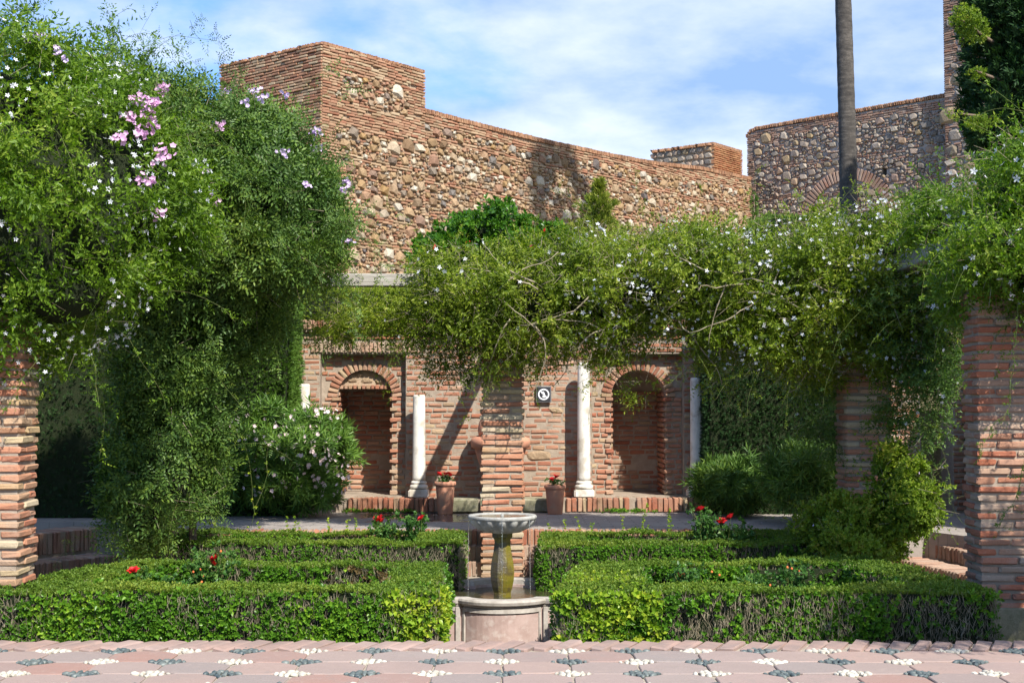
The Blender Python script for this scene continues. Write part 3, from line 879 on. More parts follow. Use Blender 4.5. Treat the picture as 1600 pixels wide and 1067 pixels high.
core('wall_core', .03, ULn+1.5, UPZ-.5, RZt-.2, .03, 1.2, [(pu-.08, pu+.08, pz-.13, pz+.11)], M_gmortar, rw)
wall_prism('wall_top', [(.03, RZt-.16), (.2, RZt-.05), (ULn+1.5, RZt-.03)], RZt-.2, .03, 1.2, M_gmortar, rw)
Bk, St = rubble(0, ULn+1.5, 3.4, ztop_rw, .0, lambda u, z: z > RZt-.35 or u < .35, keep_rw, seed=21, size=(.06,.19))
lay(rw, 'brick', 'bricks', Bk, K_grey, 300)
lay(rw, 'stone', 'stones', St, K_gstone, 300)
Va = []; n = 44
for i in range(n):
    a = PI*(i+.5)/n; rm = aR-.18; Va.append(((acu+rm*math.cos(a), .03, acz+rm*math.sin(a)), (.34, .14, PI*rm/n-.03), (0, -a, 0)))
lay(rw, 'arch_brick', 'arch_bricks', Va, K_grey)
lay(rw, 'coping_brick', 'coping_bricks', coping(RPr, 0, .5), K_fsold, 300)
# right tower
tc_u = u_on(1484, RW, D2)
RT = RW + D2*(tc_u+.05) + Vector((-D2.y, D2.x, 0))*(-.35)
RT = Vector((RT.x, RT.y, 0))
kk = (1483-800)/F
RT.x = kk*RT.y
rt = empty('tall_tower', RT, A2, 'tall rubble tower with brick corner behind the dark cypress at right', 'tower')
wall_prism('tower_core', [(.03, 15.5), (5.5, 15.5)], UPZ-.5, .03, 4.5, M_gmortar, rt)
Bk, St = rubble(0, 5.4, 3.4, lambda u: 15.5, 0, lambda u, z: u < .3+.15*math.sin(z*4) and z > 9.8, size=(.12,.30), seed=31)
z = 3.4; rr_ = 0
while z < 15.4:
    y = 0
    while y < 1.5:
        L = U(.2,.35); Bk.append(((.035, y+L/2, z+.031), (L-.016, .13, .043), (0,0,-PI/2))); y += L
    z += .062
lay(rt, 'brick', 'bricks', Bk, K_grey, 250)
lay(rt, 'stone', 'stones', St, K_gstone, 250)

# ================================================================== PIERS
def pier(x, y, z0, z1, w, label, kit=K_pier, ch=.067, lean=0, limit=300, split=1, brickpart=.29):
    e = empty('brick_pier', (x, y, z0), lean, label, 'pier', 'brick piers of the pergola')
    wx, wy = w if isinstance(w, tuple) else (w, w)
    box_obj('mortar_core', -wx/2+.02, wx/2-.02, -wy/2+.02, wy/2-.02, 0, z1-z0-.02, M_mortar, e)
    out = []; z = 0; k = 0
    t_ = .14
    while z < z1 - z0 - .03:
        off = k % 2
        for s in range(4):
            a = s*PI/2; ca, sa = math.cos(a), math.sin(a)
            W_, D_ = (wx, wy) if s % 2 == 0 else (wy, wx)
            lo, hi = (-W_/2, W_/2-t_) if off else (-W_/2+t_, W_/2)
            n = max(1, round((hi-lo)/.32)); cuts = [lo] + sorted(lo + (hi-lo)*(i+U(.85,1.15))/n for i in range(n-1)) + [hi]
            for p, q in zip(cuts, cuts[1:]):
                u = (p+q)/2; v = -D_/2 + t_/2 + U(-.014, .008)
                out.append(((u*ca - v*sa, u*sa + v*ca, z+ch/2+U(-.004,.004)), (q-p-.012+U(-.01,.008), t_, ch*U(.60,.74)), (U(-.015,.015), U(-.02,.02), a+U(-.035,.035)), 1.0 if s in (0,) else (.7 if (s == 1 and x < 0) or (s == 3 and x > 0) else .2)))
        z += ch; k += 1
    lay(e, 'brick', 'bricks', out, kit, limit)
    return e
mp = pier(X_at(785, 14.15), 14.42, GZ, 2.80, .44, 'middle pier of pale and red brick rising behind the fountain')
pier(-3.55-.35, 10.15, -.56, 2.9, (.70, .40), 'large near pier of thick red bricks at the left edge', K_pier, .068, 0, 300, 3)
pier(3.58+.35, 10.78, .0, 2.95, (.70, .38), 'large near pier of weathered brick at the right edge', K(long_m, brick_mat('right_pier_brick', [(0,(.40,.15,.09)),(.3,(.44,.26,.18)),(.55,(.42,.32,.25)),(.75,(.46,.17,.10)),(1,(.36,.14,.09))], (.38,.34,.29), .5)), .068, 0, 300, 3)
box_obj('plinth', -.38, .5, -.3, .45, -.56, .02, M_bench, bpy.data.objects['brick_pier.002'])
pier(X_at(1356, 13.8), 14.0, GZ, 2.75, .47, 'brick pier partly in shade behind the yellow green mound', K_pier)
pier(X_at(228, 13.5), 13.8, GZ, 2.75, .46, 'brick pier almost hidden under the dark climbing vine', K_pier)

# ================================================================== PERGOLA BEAMS
t = NT('weathered_timber')
mp_ = t.n.new('ShaderNodeMapping'); mp_.inputs['Scale'].default_value = (1.2, 18, 22); t.l.new(t.pos(), mp_.inputs[0])
g = t.noise(2.5, 8, .7, mp_.outputs[0])
t.color(t.ramp(g, [(.3,(.16,.14,.12)),(.5,(.30,.28,.25)),(.7,(.42,.40,.37))])); t.rough(.85); t.bump(g, .6, .01)
M_wood = t.m
def beam(x0, y0, z0, x1, y1, z1, w, h, label):
    a, b = Vector((x0, y0, z0)), Vector((x1, y1, z1)); L = (b-a).length
    bm = bmesh.new(); box_bm(bm, 0, L, -w/2, w/2, -h, 0)
    bmesh.ops.subdivide_edges(bm, edges=[e for e in bm.edges if e.calc_length() > L*.9], cuts=8)
    for v in bm.verts: v.co += Vector((0, U(-.004,.004), U(-.005,.005)))
    bmesh.ops.bevel(bm, geom=[e for e in bm.edges if e.is_boundary is False and abs(e.verts[0].co.x-e.verts[1].co.x) > .05], offset=.008, segments=1, affect='EDGES')
    o = obj('pergola_beam', bm_mesh(bm, 'pergola_beam'), M_wood, None, a, (0, -math.asin((b.z-a.z)/L), math.atan2(b.y-a.y, b.x-a.x)))
    tag(o, label, 'beam', 'timber beams of the pergola'); return o
BZ = Z_at(428, 14.3)
beam(-3.9, 14.3, BZ, 3.9, 14.3, BZ, .12, .135, 'long weathered grey pergola beam above the left niche')
beam(X_at(786,14.3), 14.37, BZ-.14, X_at(786,14.3), WY+.3, BZ-.20, .15, .12, 'rafter from the middle pier back to the fountain wall')
beam(-3.62, 10.1, BZ+.0, -3.62, 14.2, BZ, .12, .14, 'left pergola beam buried in the white flowering vine')
beam(3.72, 10.6, BZ+.05, 3.62, 14.2, BZ, .12, .14, 'right pergola beam buried in the white flowering vine')

# ================================================================== COLUMNS
def column(px, ytop, full, label, Y=17.5, ybase=777):
    x = X_at(px, Y); z0 = TZ + RZ; z1 = Z_at(ytop, Y)
    e = empty('marble_column', (x, Y, z0), 0, label, 'column', 'white marble columns of the fountain wall')
    h = z1 - z0
    m = lathe_mesh('shaft', [(.082,.20),(.084,.25),(.083,h*.4),(.080,h*.7),(.077,h-.03),(.074,h-.008),(.066,h)], 28)
    obj('shaft', m, M_marble, e)
    bm = bmesh.new(); box_bm(bm, -.125, .125, -.125, .125, 0, .10); bmesh.ops.bevel(bm, geom=bm.edges[:], offset=.014, segments=2, affect='EDGES')
    obj('base_block', bm_mesh(bm, 'base_block'), M_marble, e)
    obj('torus', lathe_mesh('torus', [(.085,.099),(.115,.112),(.118,.135),(.105,.155),(.09,.162),(.10,.175),(.102,.19),(.088,.203)], 28), M_marble, e)
    return e
column(655, 617, 0, 'white column right of the left niche, broken off short')
column(912, 566, 0, 'tall white column between the small sign and the right niche')
column(1088, 590, 0, 'greyish white column at the right end of the fountain wall')
column(475, 600, 0, 'short white column behind the pink flowering oleander')

# ================================================================== FOUNTAIN
FX, FY = X_at(785, 12.65), 12.65
fo = empty('fountain', (FX, FY, -.56), 0, 'mossy baluster fountain with lobed bowl over a pink marble basin', 'fountain')
def outline(off=0.0):
    a, hb, bl = .62, .34, .17   # half side, lobe half width, bulge
    pts = []
    nseg = 14
    R_ = (hb*hb + bl*bl) / (2*bl); half = math.asin(hb / R_)
    for s in range(4):
        ang = s*PI/2; ca, sa = math.cos(ang), math.sin(ang)
        loc = [(-a-off, -a-off), (-a*.80, -a-off), (-hb-off-.02, -a-off)]
        for i in range(nseg+1):
            th = -half + 2*half*i/nseg
            loc.append(((R_+off)*math.sin(th), -(a-(R_-bl)) - 0 - (R_+off)*math.cos(th)))
        loc += [(hb+off+.02, -a-off), (a*.80, -a-off)]
        pts += [(x*ca - y*sa, x*sa + y*ca) for x, y in loc]
    return pts
def sweep(name, prof, mat, smooth=False, capbot=False):
    bm = bmesh.new(); rings = []
    for off, z in prof: rings.append([bm.verts.new((p[0], p[1], z)) for p in outline(off)])
    for a, b in zip(rings, rings[1:]):
        n = len(a)
        for i in range(n): bm.faces.new((a[i], a[(i+1) % n], b[(i+1) % n], b[i]))
    if capbot: bm.faces.new(rings[-1])
    bmesh.ops.recalc_face_normals(bm, faces=bm.faces)
    return obj(name, bm_mesh(bm, name, smooth), mat, fo)
b0 = .56 - .10       # rim height above local base
sweep('basin_wall', [(0,0),(0,b0-.05),(-.10,b0-.05),(-.11,.30)], M_panel)
sweep('basin_rim', [(.005,b0-.075),(.018,b0-.07),(.022,b0-.055),(.045,b0-.045),(.052,b0-.02),(.045,b0-.004),(.03,b0),(-.06,b0),(-.085,b0-.008),(-.09,b0-.06)], M_basin, False)
sweep('basin_foot', [(.03,0),(.03,.03),(.004,.05)], M_basin)
# raised frames of the front panels
def frame_bar(x0, x1, z0, z1, y0, y1, nm='panel_frame'): box_obj(nm, x0, x1, y0, y1, z0, z1, M_basin, fo, .004)
for s in (-1, 1):
    frame_bar(s*.36-.02+s*.02, s*.36+.02+s*.02, 0, b0-.076, -.645, -.60)
    frame_bar(s*.62-.025, s*.62+.025, 0, b0-.076, -.648, -.60)
    frame_bar(min(s*.40,s*.595), max(s*.40,s*.595), b0-.115, b0-.078, -.634, -.60)
for s in (-1, 1):
    th = .24*s
    hb, bl = .34, .17; R_ = (hb*hb+bl*bl)/(2*bl)
# curved frame strip on front lobe
bm = bmesh.new(); hb, bl = .34, .17; R_ = (hb*hb+bl*bl)/(2*bl); half = math.asin(hb/R_); cy_ = -(.62-(R_-bl))
def lobe_pt(th, off): return ((R_+off)*math.sin(th), cy_-(R_+off)*math.cos(th))
def strip(th0, th1, z0, z1, n=16):
    for i in range(n):
        a, b = th0+(th1-th0)*i/n, th0+(th1-th0)*(i+1)/n
        p, q, r2, s2 = lobe_pt(a, .014), lobe_pt(b, .014), lobe_pt(b, -.01), lobe_pt(a, -.01)
        poly_prism(bm, [p, q, r2, s2], z0, z1)
strip(-half*.96, half*.96, b0-.115, b0-.078); strip(-half*.96, -half*.90, 0, b0-.116, 2); strip(half*.90, half*.96, 0, b0-.116, 2)
obj('lobe_frame', bm_mesh(bm, 'lobe_frame'), M_basin, fo)
t = NT('basin_water'); t.color(t.mix(t.noise(5,3), (.035,.035,.015), (.06,.05,.025))); t.rough(.04); t.b.inputs['Specular IOR Level'].default_value = .6
t.bump(t.noise(22, 3, .5), .25, .01)
bm = bmesh.new(); bm.faces.new([bm.verts.new((p[0], p[1], b0-.075)) for p in outline(-.075)])
bmesh.ops.triangulate(bm, faces=bm.faces)
obj('water', bm_mesh(bm, 'water'), t.m, fo)
# pedestal
t = NT('mossy_wet_stone')
sx = t.n.new('ShaderNodeSeparateXYZ'); tcn = t.n.new('ShaderNodeTexCoord'); t.l.new(tcn.outputs['Object'], sx.inputs[0])
mo = t.math('ADD', t.noise(7, 5, .65), t.math('MULTIPLY', sx.outputs[0], 1.8))
c = t.ramp(mo, [(.32,(.06,.05,.035)),(.45,(.09,.07,.02)),(.56,(.15,.12,.012)),(.72,(.12,.115,.01))])
c = t.mix(t.maprange(t.noise(30,4,.7), .55, .7, 0, .6), c, (.10,.11,.02))
t.color(c); t.rough(.3); t.bump(t.noise(60, 5, .7), .7, .012); M_moss = t.m
pz = lambda y: Z_at(y, FY) + .56
prof = [(.085, b0-.16), (.085, pz(924)), (.100, pz(916)), (.113, pz(905)), (.117, pz(893)), (.108, pz(878)), (.088, pz(862)), (.076, pz(846)), (.082, pz(841)), (.100, pz(838)), (.100, pz(832)), (.13, pz(828))]
obj('pedestal', lathe_mesh('pedestal', prof, 8, smooth=False), M_moss, fo, (0,0,0), (0,0,PI/8))
zr = Z_at(804, FY) + .56
bowl = [(.10, zr-.165), (.16, zr-.155), (.22, zr-.125), (.27, zr-.085), (.298, zr-.045), (.300, zr-.038), (.312, zr-.034), (.316, zr-.012), (.306, zr), (.262, zr-.003), (.250, zr-.020), (.10, zr-.05)]
amp = [.0, .14, .15, .14, .10, .03, .0, 0, 0, 0, 0, 0]
obj('bowl', lathe_mesh('bowl', bowl, 112, 16, amp), M_bowl, fo)
obj('bowl_water', lathe_mesh('bowl_water', [(.0, zr-.010), (.256, zr-.010)], 40, cap=False), t.m if False else bpy.data.materials['basin_water'], fo)
obj('spout', lathe_mesh('spout', [(.018, zr-.04), (.016, zr+.004), (.008, zr+.012)], 10), M_bowl, fo)
t = NT('falling_water'); t.color((.8,.85,.9)); t.rough(.05); t.b.inputs['Transmission Weight'].default_value = .9; t.b.inputs['IOR'].default_value = 1.33
for (a, rr2) in ((-PI/2, .31), (-PI/2+.9, .312), (PI+.25, .31)):
    bm = bmesh.new(); x, y = rr2*math.cos(a), rr2*math.sin(a)
    tube_bm(bm, [(x, y, zr-.01), (x*1.02, y*1.02, zr-.10), (x*1.03, y*1.03, b0+.05), (x*1.03, y*1.03, b0-.075)], [.0035, .003, .0022, .002], 5)
    obj('water_trickle', bm_mesh(bm, 'water_trickle', True), t.m, fo)

# ================================================================== POTS, JAR, SIGN
def pot(px, Y, label, ytop, flowers_label=None):
    x = X_at(px, Y); e = empty('flower_pot', (x, Y, TZ-.02), 0, label, 'flower pot', 'terracotta pots by the fountain wall')
    h = Z_at(ytop, Y) - TZ + .02
    obj('pot_body', lathe_mesh('pot_body', [(.088,0),(.092,.01),(.118,h-.055),(.118,h-.05)], 28), M_terra, e)
    obj('pot_rim', lathe_mesh('pot_rim', [(.117,h-.056),(.131,h-.05),(.135,h-.03),(.133,h-.008),(.126,h),(.112,h-.002),(.108,h-.04)], 28, cap=False), M_terra, e)
    obj('soil', lathe_mesh('soil', [(0,h-.035),(.11,h-.035)], 20, cap=False), M_soil, e)
    return e, x, h

# leaf toolkit ----------------------------------------------------------------
def leaf_geo(base, d, nrm, L, W, fold=.25, mid=.42):
    base, d, nrm = np.array(base, float), np.array(d, float), np.array(nrm, float)
    d /= np.linalg.norm(d); s = np.cross(d, nrm); s /= (np.linalg.norm(s) + 1e-9); n = np.cross(s, d)
    return np.array([base, base + d*L*mid + s*W/2 + n*W*fold, base + d*L, base + d*L*mid - s*W/2 + n*W*fold])
LEAF_F = np.array([[0, 1, 2], [0, 2, 3]])
def template(leaves):
    V = np.concatenate(leaves); Fc = np.concatenate([LEAF_F + 4*i for i in range(len(leaves))]); return V, Fc
def shoot_templates(kind, n=5, seed=0):
    rg = np.random.RandomState(seed); out = []
    for q in range(n):
        L = []
        bend = rg.uniform(-.5, .5, 2)
        if kind == 'spray':        # opposite leaves along a short arching shoot, unit length 1
            N = 6
            for i in range(N):
                t_ = (i+.6)/N; p = np.array([bend[0]*t_*t_*.5, bend[1]*t_*t_*.5, t_])
                for sgn in (-1, 1):
                    a = rg.uniform(0, 2*PI) if i % 2 else i*1.2
                    d = np.array([math.cos(a)*sgn, math.sin(a)*sgn, rg.uniform(.1, .9)])
                    L.append(leaf_geo(p, d, (rg.uniform(-.4,.4), rg.uniform(-.4,.4), 1), rg.uniform(.17,.27), rg.uniform(.07,.11)))
            L.append(leaf_geo((bend[0]*.5, bend[1]*.5, 1), (bend[0], bend[1], 1), (1,0,0), .22, .08))
        elif kind == 'pinnate':    # compound leaves, 3 stalks with 5 leaflets
            for k in range(3):
                a = k*2.1 + rg.uniform(-.4,.4); dd = np.array([math.cos(a), math.sin(a), rg.uniform(.2,1.0)]); dd /= np.linalg.norm(dd)
                b0_ = np.array([0,0,.15*k])
                for i in range(3):
                    p = b0_ + dd*(.25+.25*i)
                    sd = np.cross(dd, (0,0,1)); sd /= np.linalg.norm(sd)
                    for sg in (-1,1): L.append(leaf_geo(p, dd*.6+sd*sg, (0,0,1), .25, .11))
                L.append(leaf_geo(b0_+dd*.95, dd, (0,0,1), .3, .12))
        elif kind == 'rosette':
            for k in range(6):
                a = k*2.4; el = .2 + .25*k
                L.append(leaf_geo((0,0,.1*k), (math.cos(a), math.sin(a), el), (0,0,1), .75*rg.uniform(.8,1.2), .48, .2))
        elif kind == 'needle':     # cypress sprays
            for k in range(9):
                a = k*2.4; t_ = k/9
                L.append(leaf_geo((0,0,t_*.6), (math.cos(a)*.55, math.sin(a)*.55, 1), (math.sin(a), 0, .3), .5, .13, .1))
        elif kind == 'oleander':
            for k in range(12):
                a = k*2.4; el = .1+.14*k
                L.append(leaf_geo((0,0,.05*k), (math.cos(a), math.sin(a), el), (0,0,1), .85, .13, .15))
        elif kind == 'palm':
            for k in range(14):
                a = (k-6.5)/13*2.5
                L.append(leaf_geo((0,0,0), (math.sin(a), 0, math.cos(a)), (0,1,0), 1.0, .12, .2, .55))
        out.append(template(L))
    return out
TPL = {k: shoot_templates(k, 6, i) for i, k in enumerate(('spray','pinnate','rosette','needle','oleander','palm'))}
def star_template(n=5, L=.5, W=.26, cup=.25, extra=0):
    return template([leaf_geo((0,0,0), (math.cos(2*PI*k/n), math.sin(2*PI*k/n), cup), (0,0,1), L, W, .05, .6) for k in range(n)])
STAR = [star_template()]; TRUMP = [star_template(5, .5, .40, .5)]
def rand_rot(dirs, rg):
    """per-row frames (n,3,3) whose z column is dirs"""
    n = len(dirs); z = dirs / (np.linalg.norm(dirs, axis=1, keepdims=True)+1e-9)
    a = rg.normal(size=(n,3)); x = np.cross(a, z); x /= (np.linalg.norm(x, axis=1, keepdims=True)+1e-9); y = np.cross(z, x)
    return np.stack([x, y, z], axis=2)
def scatter(name, tpls, P, D, S, mat, parent, rg, kind='stuff'):
    if len(P) == 0: return None
    Vs, Fs, base = [], [], 0
    which = rg.randint(0, len(tpls), len(P)); Rm = rand_rot(D, rg)
    for k, (V, Fc) in enumerate(tpls):
        I = np.where(which == k)[0]
        if len(I) == 0: continue
        W = np.einsum('nij,vj->nvi', Rm[I], V) * S[I][:, None, None] + P[I][:, None, :]
        m = len(V); Vs.append(W.reshape(-1, 3)); Fs.append((Fc[None] + (np.arange(len(I))*m)[:, None, None]).reshape(-1, 3) + base); base += m*len(I)
    o = obj(name, np_mesh(name, np.concatenate(Vs), np.concatenate(Fs)), mat, parent)
    if kind: o['kind'] = kind
    return o
def sticks(name, A, B, r, mat, parent, kind='stuff'):
    """thin three-sided sticks from A to B"""
    A, B = np.asarray(A, float), np.asarray(B, float); n = len(A)
    if n == 0: return
    d = B-A; d /= (np.linalg.norm(d, axis=1, keepdims=True)+1e-9)
    h = np.where(np.abs(d[:, 2:3]) > .9, np.array([[1., 0, 0]]), np.array([[0, 0, 1.]]))
    u = np.cross(d, h); u /= np.linalg.norm(u, axis=1, keepdims=True); v = np.cross(d, u)
    r = np.broadcast_to(np.asarray(r, float), (n,))[:, None]
    V = []
    for E, k in ((A, 1.0), (B, .6)):
        for a in (0, 2.094, 4.189): V.append(E + (u*math.cos(a) + v*math.sin(a))*r*k)
    V = np.stack(V, 1).reshape(-1, 3)
    f = np.array([[0,1,4,3],[1,2,5,4],[2,0,3,5]])
    Fc = (f[None] + (np.arange(n)*6)[:, None, None]).reshape(-1, 4)
    o = obj(name, np_mesh(name, V, Fc), mat, parent)
    if kind: o['kind'] = kind
    return o
def hash3(ix, iy, iz, s):
    h = (ix*374761393 + iy*668265263 + iz*1274126177 + s*974711) & 0xffffffff
    h = ((h ^ (h >> 13)) * 1274126177) & 0xffffffff
    return ((h ^ (h >> 16)) & 0xffffff) / float(0xffffff)
def vnoise(P, scale, seed=0):
    Q = P*scale + 1000.0; I = np.floor(Q).astype(np.int64); f = Q-I; f = f*f*(3-2*f); out = 0
    for dx in (0,1):
        for dy in (0,1):
            for dz in (0,1):
                w = (f[:,0] if dx else 1-f[:,0])*(f[:,1] if dy else 1-f[:,1])*(f[:,2] if dz else 1-f[:,2])
                out = out + w*hash3(I[:,0]+dx, I[:,1]+dy, I[:,2]+dz, seed)
    return out
def rg_gate(P): return 2.2*(.55-vnoise(P, 1.5, 70))
class Mass:
    """an irregular foliage volume: union of ellipsoids (c, r) and boxes, roughened by noise"""
    def __init__(s, ells=(), boxes=(), amp=.25, freq=1.6, seed=0):
        s.e = [(np.array(c, float), np.array(r, float)) for c, r in ells]; s.b = [(np.array(a, float), np.array(b, float)) for a, b in boxes]
        s.amp, s.freq, s.seed = amp, freq, seed
    def bounds(s):
        lo = np.min([c-r for c, r in s.e] + [a for a, b in s.b], axis=0) - s.amp; hi = np.max([c+r for c, r in s.e] + [b for a, b in s.b], axis=0) + s.amp
        return lo, hi
    def sd(s, P, raw=False):
        d = np.full(len(P), 1e9)
        for c, r in s.e:
            q = (P-c)/r; k = np.linalg.norm(q, axis=1); d = np.minimum(d, (k-1)*r.min()*.5 + (k-1)*r.mean()*.5)
        for a, b in s.b:
            c = (a+b)/2; h = (b-a)/2; q = np.abs(P-c)-h
            d = np.minimum(d, np.linalg.norm(np.maximum(q, 0), axis=1) + np.minimum(q.max(axis=1), 0))
        if raw or s.amp == 0: return d
        n = vnoise(P, s.freq, s.seed)*.6 + vnoise(P, s.freq*2.3, s.seed+9)*.4
        return d + (n-.5)*2*s.amp
    def shell(s, n, thick, rg, front=None, outer=0.0):
        lo, hi = s.bounds(); got = []; tot = 0
        for _ in range(60):
            P = rg.uniform(lo, hi, size=(60000, 3)); d = s.sd(P)
            m = (d < outer) & (d > -thick*rg.uniform(0, 1, len(P))**1.0)
            if front is not None: m &= front(P)
            got.append(P[m]); tot += m.sum()
            if tot >= n: break
        P = np.concatenate(got)[:n]
        e = .06; G = np.stack([s.sd(P+np.eye(3)[k]*e)-s.sd(P-np.eye(3)[k]*e) for k in range(3)], 1)
        G /= (np.linalg.norm(G, axis=1, keepdims=True)+1e-9)
        return P, G
def clumped(mass, n, thick, rg, front, per=22, rad=(.06, .15), push=.07):
    """shoots gathered in tufts: tuft centres on the surface, shoots fanning out of each"""
    C, G = mass.shell(max(4, n//per), thick, rg, front, .02); k = len(C)
    w = rg.gamma(1.6, 1.0, k); idx = rg.choice(k, n, p=w/w.sum())
    R_ = rg.uniform(rad[0], rad[1], k); ph = rg.uniform(-1.5, .7, k)*push
    o = rg.normal(size=(n, 3)); o /= np.linalg.norm(o, axis=1, keepdims=True); o *= (rg.rand(n, 1)**.4)
    out = o + G[idx]*.45
    P = C[idx] + G[idx]*ph[idx, None] + o*R_[idx, None]*np.array([1.15, 1.15, .8])
    return P, out
def core_mesh(mass, shrink, mat, parent, name='dark_shade_core', res=.22):
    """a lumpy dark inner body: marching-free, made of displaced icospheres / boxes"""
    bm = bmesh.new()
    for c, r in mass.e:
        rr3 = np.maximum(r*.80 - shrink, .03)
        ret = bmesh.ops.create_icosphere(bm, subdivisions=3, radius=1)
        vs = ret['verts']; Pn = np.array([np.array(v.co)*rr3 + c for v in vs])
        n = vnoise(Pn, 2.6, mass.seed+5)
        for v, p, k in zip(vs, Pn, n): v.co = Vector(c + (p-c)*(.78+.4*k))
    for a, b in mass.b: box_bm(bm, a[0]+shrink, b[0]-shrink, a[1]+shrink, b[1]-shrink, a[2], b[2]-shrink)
    o = obj(name, bm_mesh(bm, name), mat, parent); o['kind'] = 'stuff'; return o  # solid filler against see-through, coloured dark as shade behind the leaves
def plant(name, loc, label, cat, mass, n, tpl, size, mat, rs, thick=.3, droop=.3, jit=.8, core_shrink=.1, group=None, flowers=None, stems=0, front=None, strands=0, core_on=True, strand_len=(.4,1.0), up=0.0, tuft=0):
    rg = np.random.RandomState(rs); e = empty(name, loc, 0, label, cat, group); L = np.array(loc)
    P, G = clumped(mass, n, thick, rg, front, tuft) if tuft else mass.shell(n, thick, rg, front)
    D = G + rg.normal(size=G.shape)*jit*.5 + np.array([0, 0, -droop+up])
    S = rg.uniform(size[0], size[1], len(P))
    scatter('foliage', TPL[tpl], P-L, D, S, mat, e, rg)
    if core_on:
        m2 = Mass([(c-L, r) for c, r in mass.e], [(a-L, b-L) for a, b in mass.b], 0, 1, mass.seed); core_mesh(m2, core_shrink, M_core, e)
    if stems:
        P2, G2 = mass.shell(stems, .12, rg, front, .08); Dd = G2*.5 + rg.normal(size=G2.shape)*.8; Dd /= np.linalg.norm(Dd, axis=1, keepdims=True)
        ln = rg.uniform(.06, .22, len(P2))[:, None]; sticks('twigs', P2-L, P2-L+Dd*ln, rg.uniform(.0012,.0028,len(P2)), M_twig, e)
    if strands:
        make_strands(e, L, mass, strands, strand_len, TPL[tpl], size, mat, rg, front)
    if flowers:
        for nm, tp, cnt, fs, fm, sel in flowers:
            P3, G3 = mass.shell(cnt, .02, rg, sel or front, .12 if tuft else .07)
            scatter(nm, tp, P3-L, G3+rg.normal(size=G3.shape)*.5, rg.uniform(fs[0], fs[1], len(P3)), fm, e, rg)
    return e
def make_strands(e, L, mass, n, slen, tpls, size, mat, rg, front=None, rise=.5):
    """arching shoots that leave the mass: rise then droop, with leaves along them"""
    P, G = mass.shell(n, .05, rg, front, .05); A, B, LP, LD = [], [], [], []
    for p, g in zip(P, G):
        d = g*.8 + rg.normal(size=3)*.45 + np.array([0,0,rise*rg.uniform(0,1.3)]); d /= np.linalg.norm(d)
        ln = rg.uniform(*slen); k = max(4, int(ln/.07)); q = p.copy()
        for i in range(k):
            d = d + np.array([0,0,-.13*rg.uniform(.2,1.6)]) + rg.normal(size=3)*.10; d /= np.linalg.norm(d); q2 = q + d*ln/k
            A.append(q-L); B.append(q2-L)
            if rg.rand() < .85: LP.append(q2-L); LD.append(d*.6+rg.normal(size=3)*.7)
            q = q2
    sticks('shoots', A, B, .0018, M_greenstem, e)
    scatter('shoot_leaves', tpls, np.array(LP), np.array(LD), rg.uniform(size[0]*.45, size[1]*.6, len(LP)), mat, e, rg)
def on_surface(px, py, masses, y0=8.5, y1=16.0):
    ys = np.arange(y0, y1, .03); d = ray(px, py); P = np.array(CAM)[None] + np.array(d)[None]*(ys/d.y)[:, None]
    v = np.min([m.sd(P) for m in masses], axis=0); k = np.argmax(v < .03)
    return P[k] if v[k] < .03 else np.array(at(px, py, (y0+y1)/2+1))
def blob(px, py, Y, rx, ry, rd):
    c = at(px, py, Y); s = Y/F; return ((c.x, c.y, c.z), (rx*s, rd, ry*s))

# pots with geraniums
def geranium(e, h, rs):
    rg = np.random.RandomState(rs); n = 40
    P = rg.normal(size=(n,3))*np.array([.05,.05,.02]) + np.array([0,0,h+.02])
    scatter('leaves', TPL['rosette'], P, rg.normal(size=(n,3))+np.array([0,0,1]), rg.uniform(.03,.05,n), L_rose, e, rg, None)
    for k in range(7):
        p = (rg.uniform(-.08,.08), rg.uniform(-.08,.04), h+rg.uniform(.05,.10)); o = obj('flower', ROSE_ME, None, e, p, (rg.uniform(-.6,.6), rg.uniform(-.6,.6), rg.uniform(0,6)), (.045,)*3)
def rose_mesh():
    L = []
    rg = np.random.RandomState(3)
    for ring, (n, el, ln) in enumerate(((3, 2.2, .55), (5, 1.1, .75), (6, .4, .95))):
        for k in range(n):
            a = 2*PI*k/n + ring*.6; L.append(leaf_geo((0,0,0), (math.cos(a), math.sin(a), el), (0,0,1), ln, .62, .22, .62))
    V, Fc = template(L); me = np_mesh('flower', V, Fc); me.materials.append(F_red); return me
ROSE_ME = rose_mesh()
e, _, h = pot(696, 17.05, 'terracotta pot of red geraniums right of the short column', 752); geranium(e, h, 1)
e, _, h = pot(867, 17.05, 'terracotta pot of red geraniums left of the tall column', 757); geranium(e, h, 2)
# big jar behind the middle pier
Yj = 17.28; jx = X_at(782, Yj); zj = lambda y: Z_at(y, Yj) - TZ
j = empty('terracotta_jar', (jx, Yj, TZ+.0), 0, 'large terracotta jar mostly hidden behind the middle pier', 'jar')
obj('jar_body', lathe_mesh('jar_body', [(.10, 0), (.11, .16), (.15, zj(765)), (.22, zj(740)), (.285, zj(718)), (.325, zj(700))], 32), M_terra, j)
obj('jar_collar', lathe_mesh('jar_collar', [(.32, zj(701)), (.365, zj(698)), (.375, zj(690)), (.36, zj(684)), (.30, zj(682))], 32), M_terra, j)
obj('jar_neck', lathe_mesh('jar_neck', [(.27, zj(683)), (.285, zj(672)), (.27, zj(660)), (.22, zj(650)), (.26, zj(645)), (.25, zj(641)), (.2, zj(641))], 32), M_terra, j)
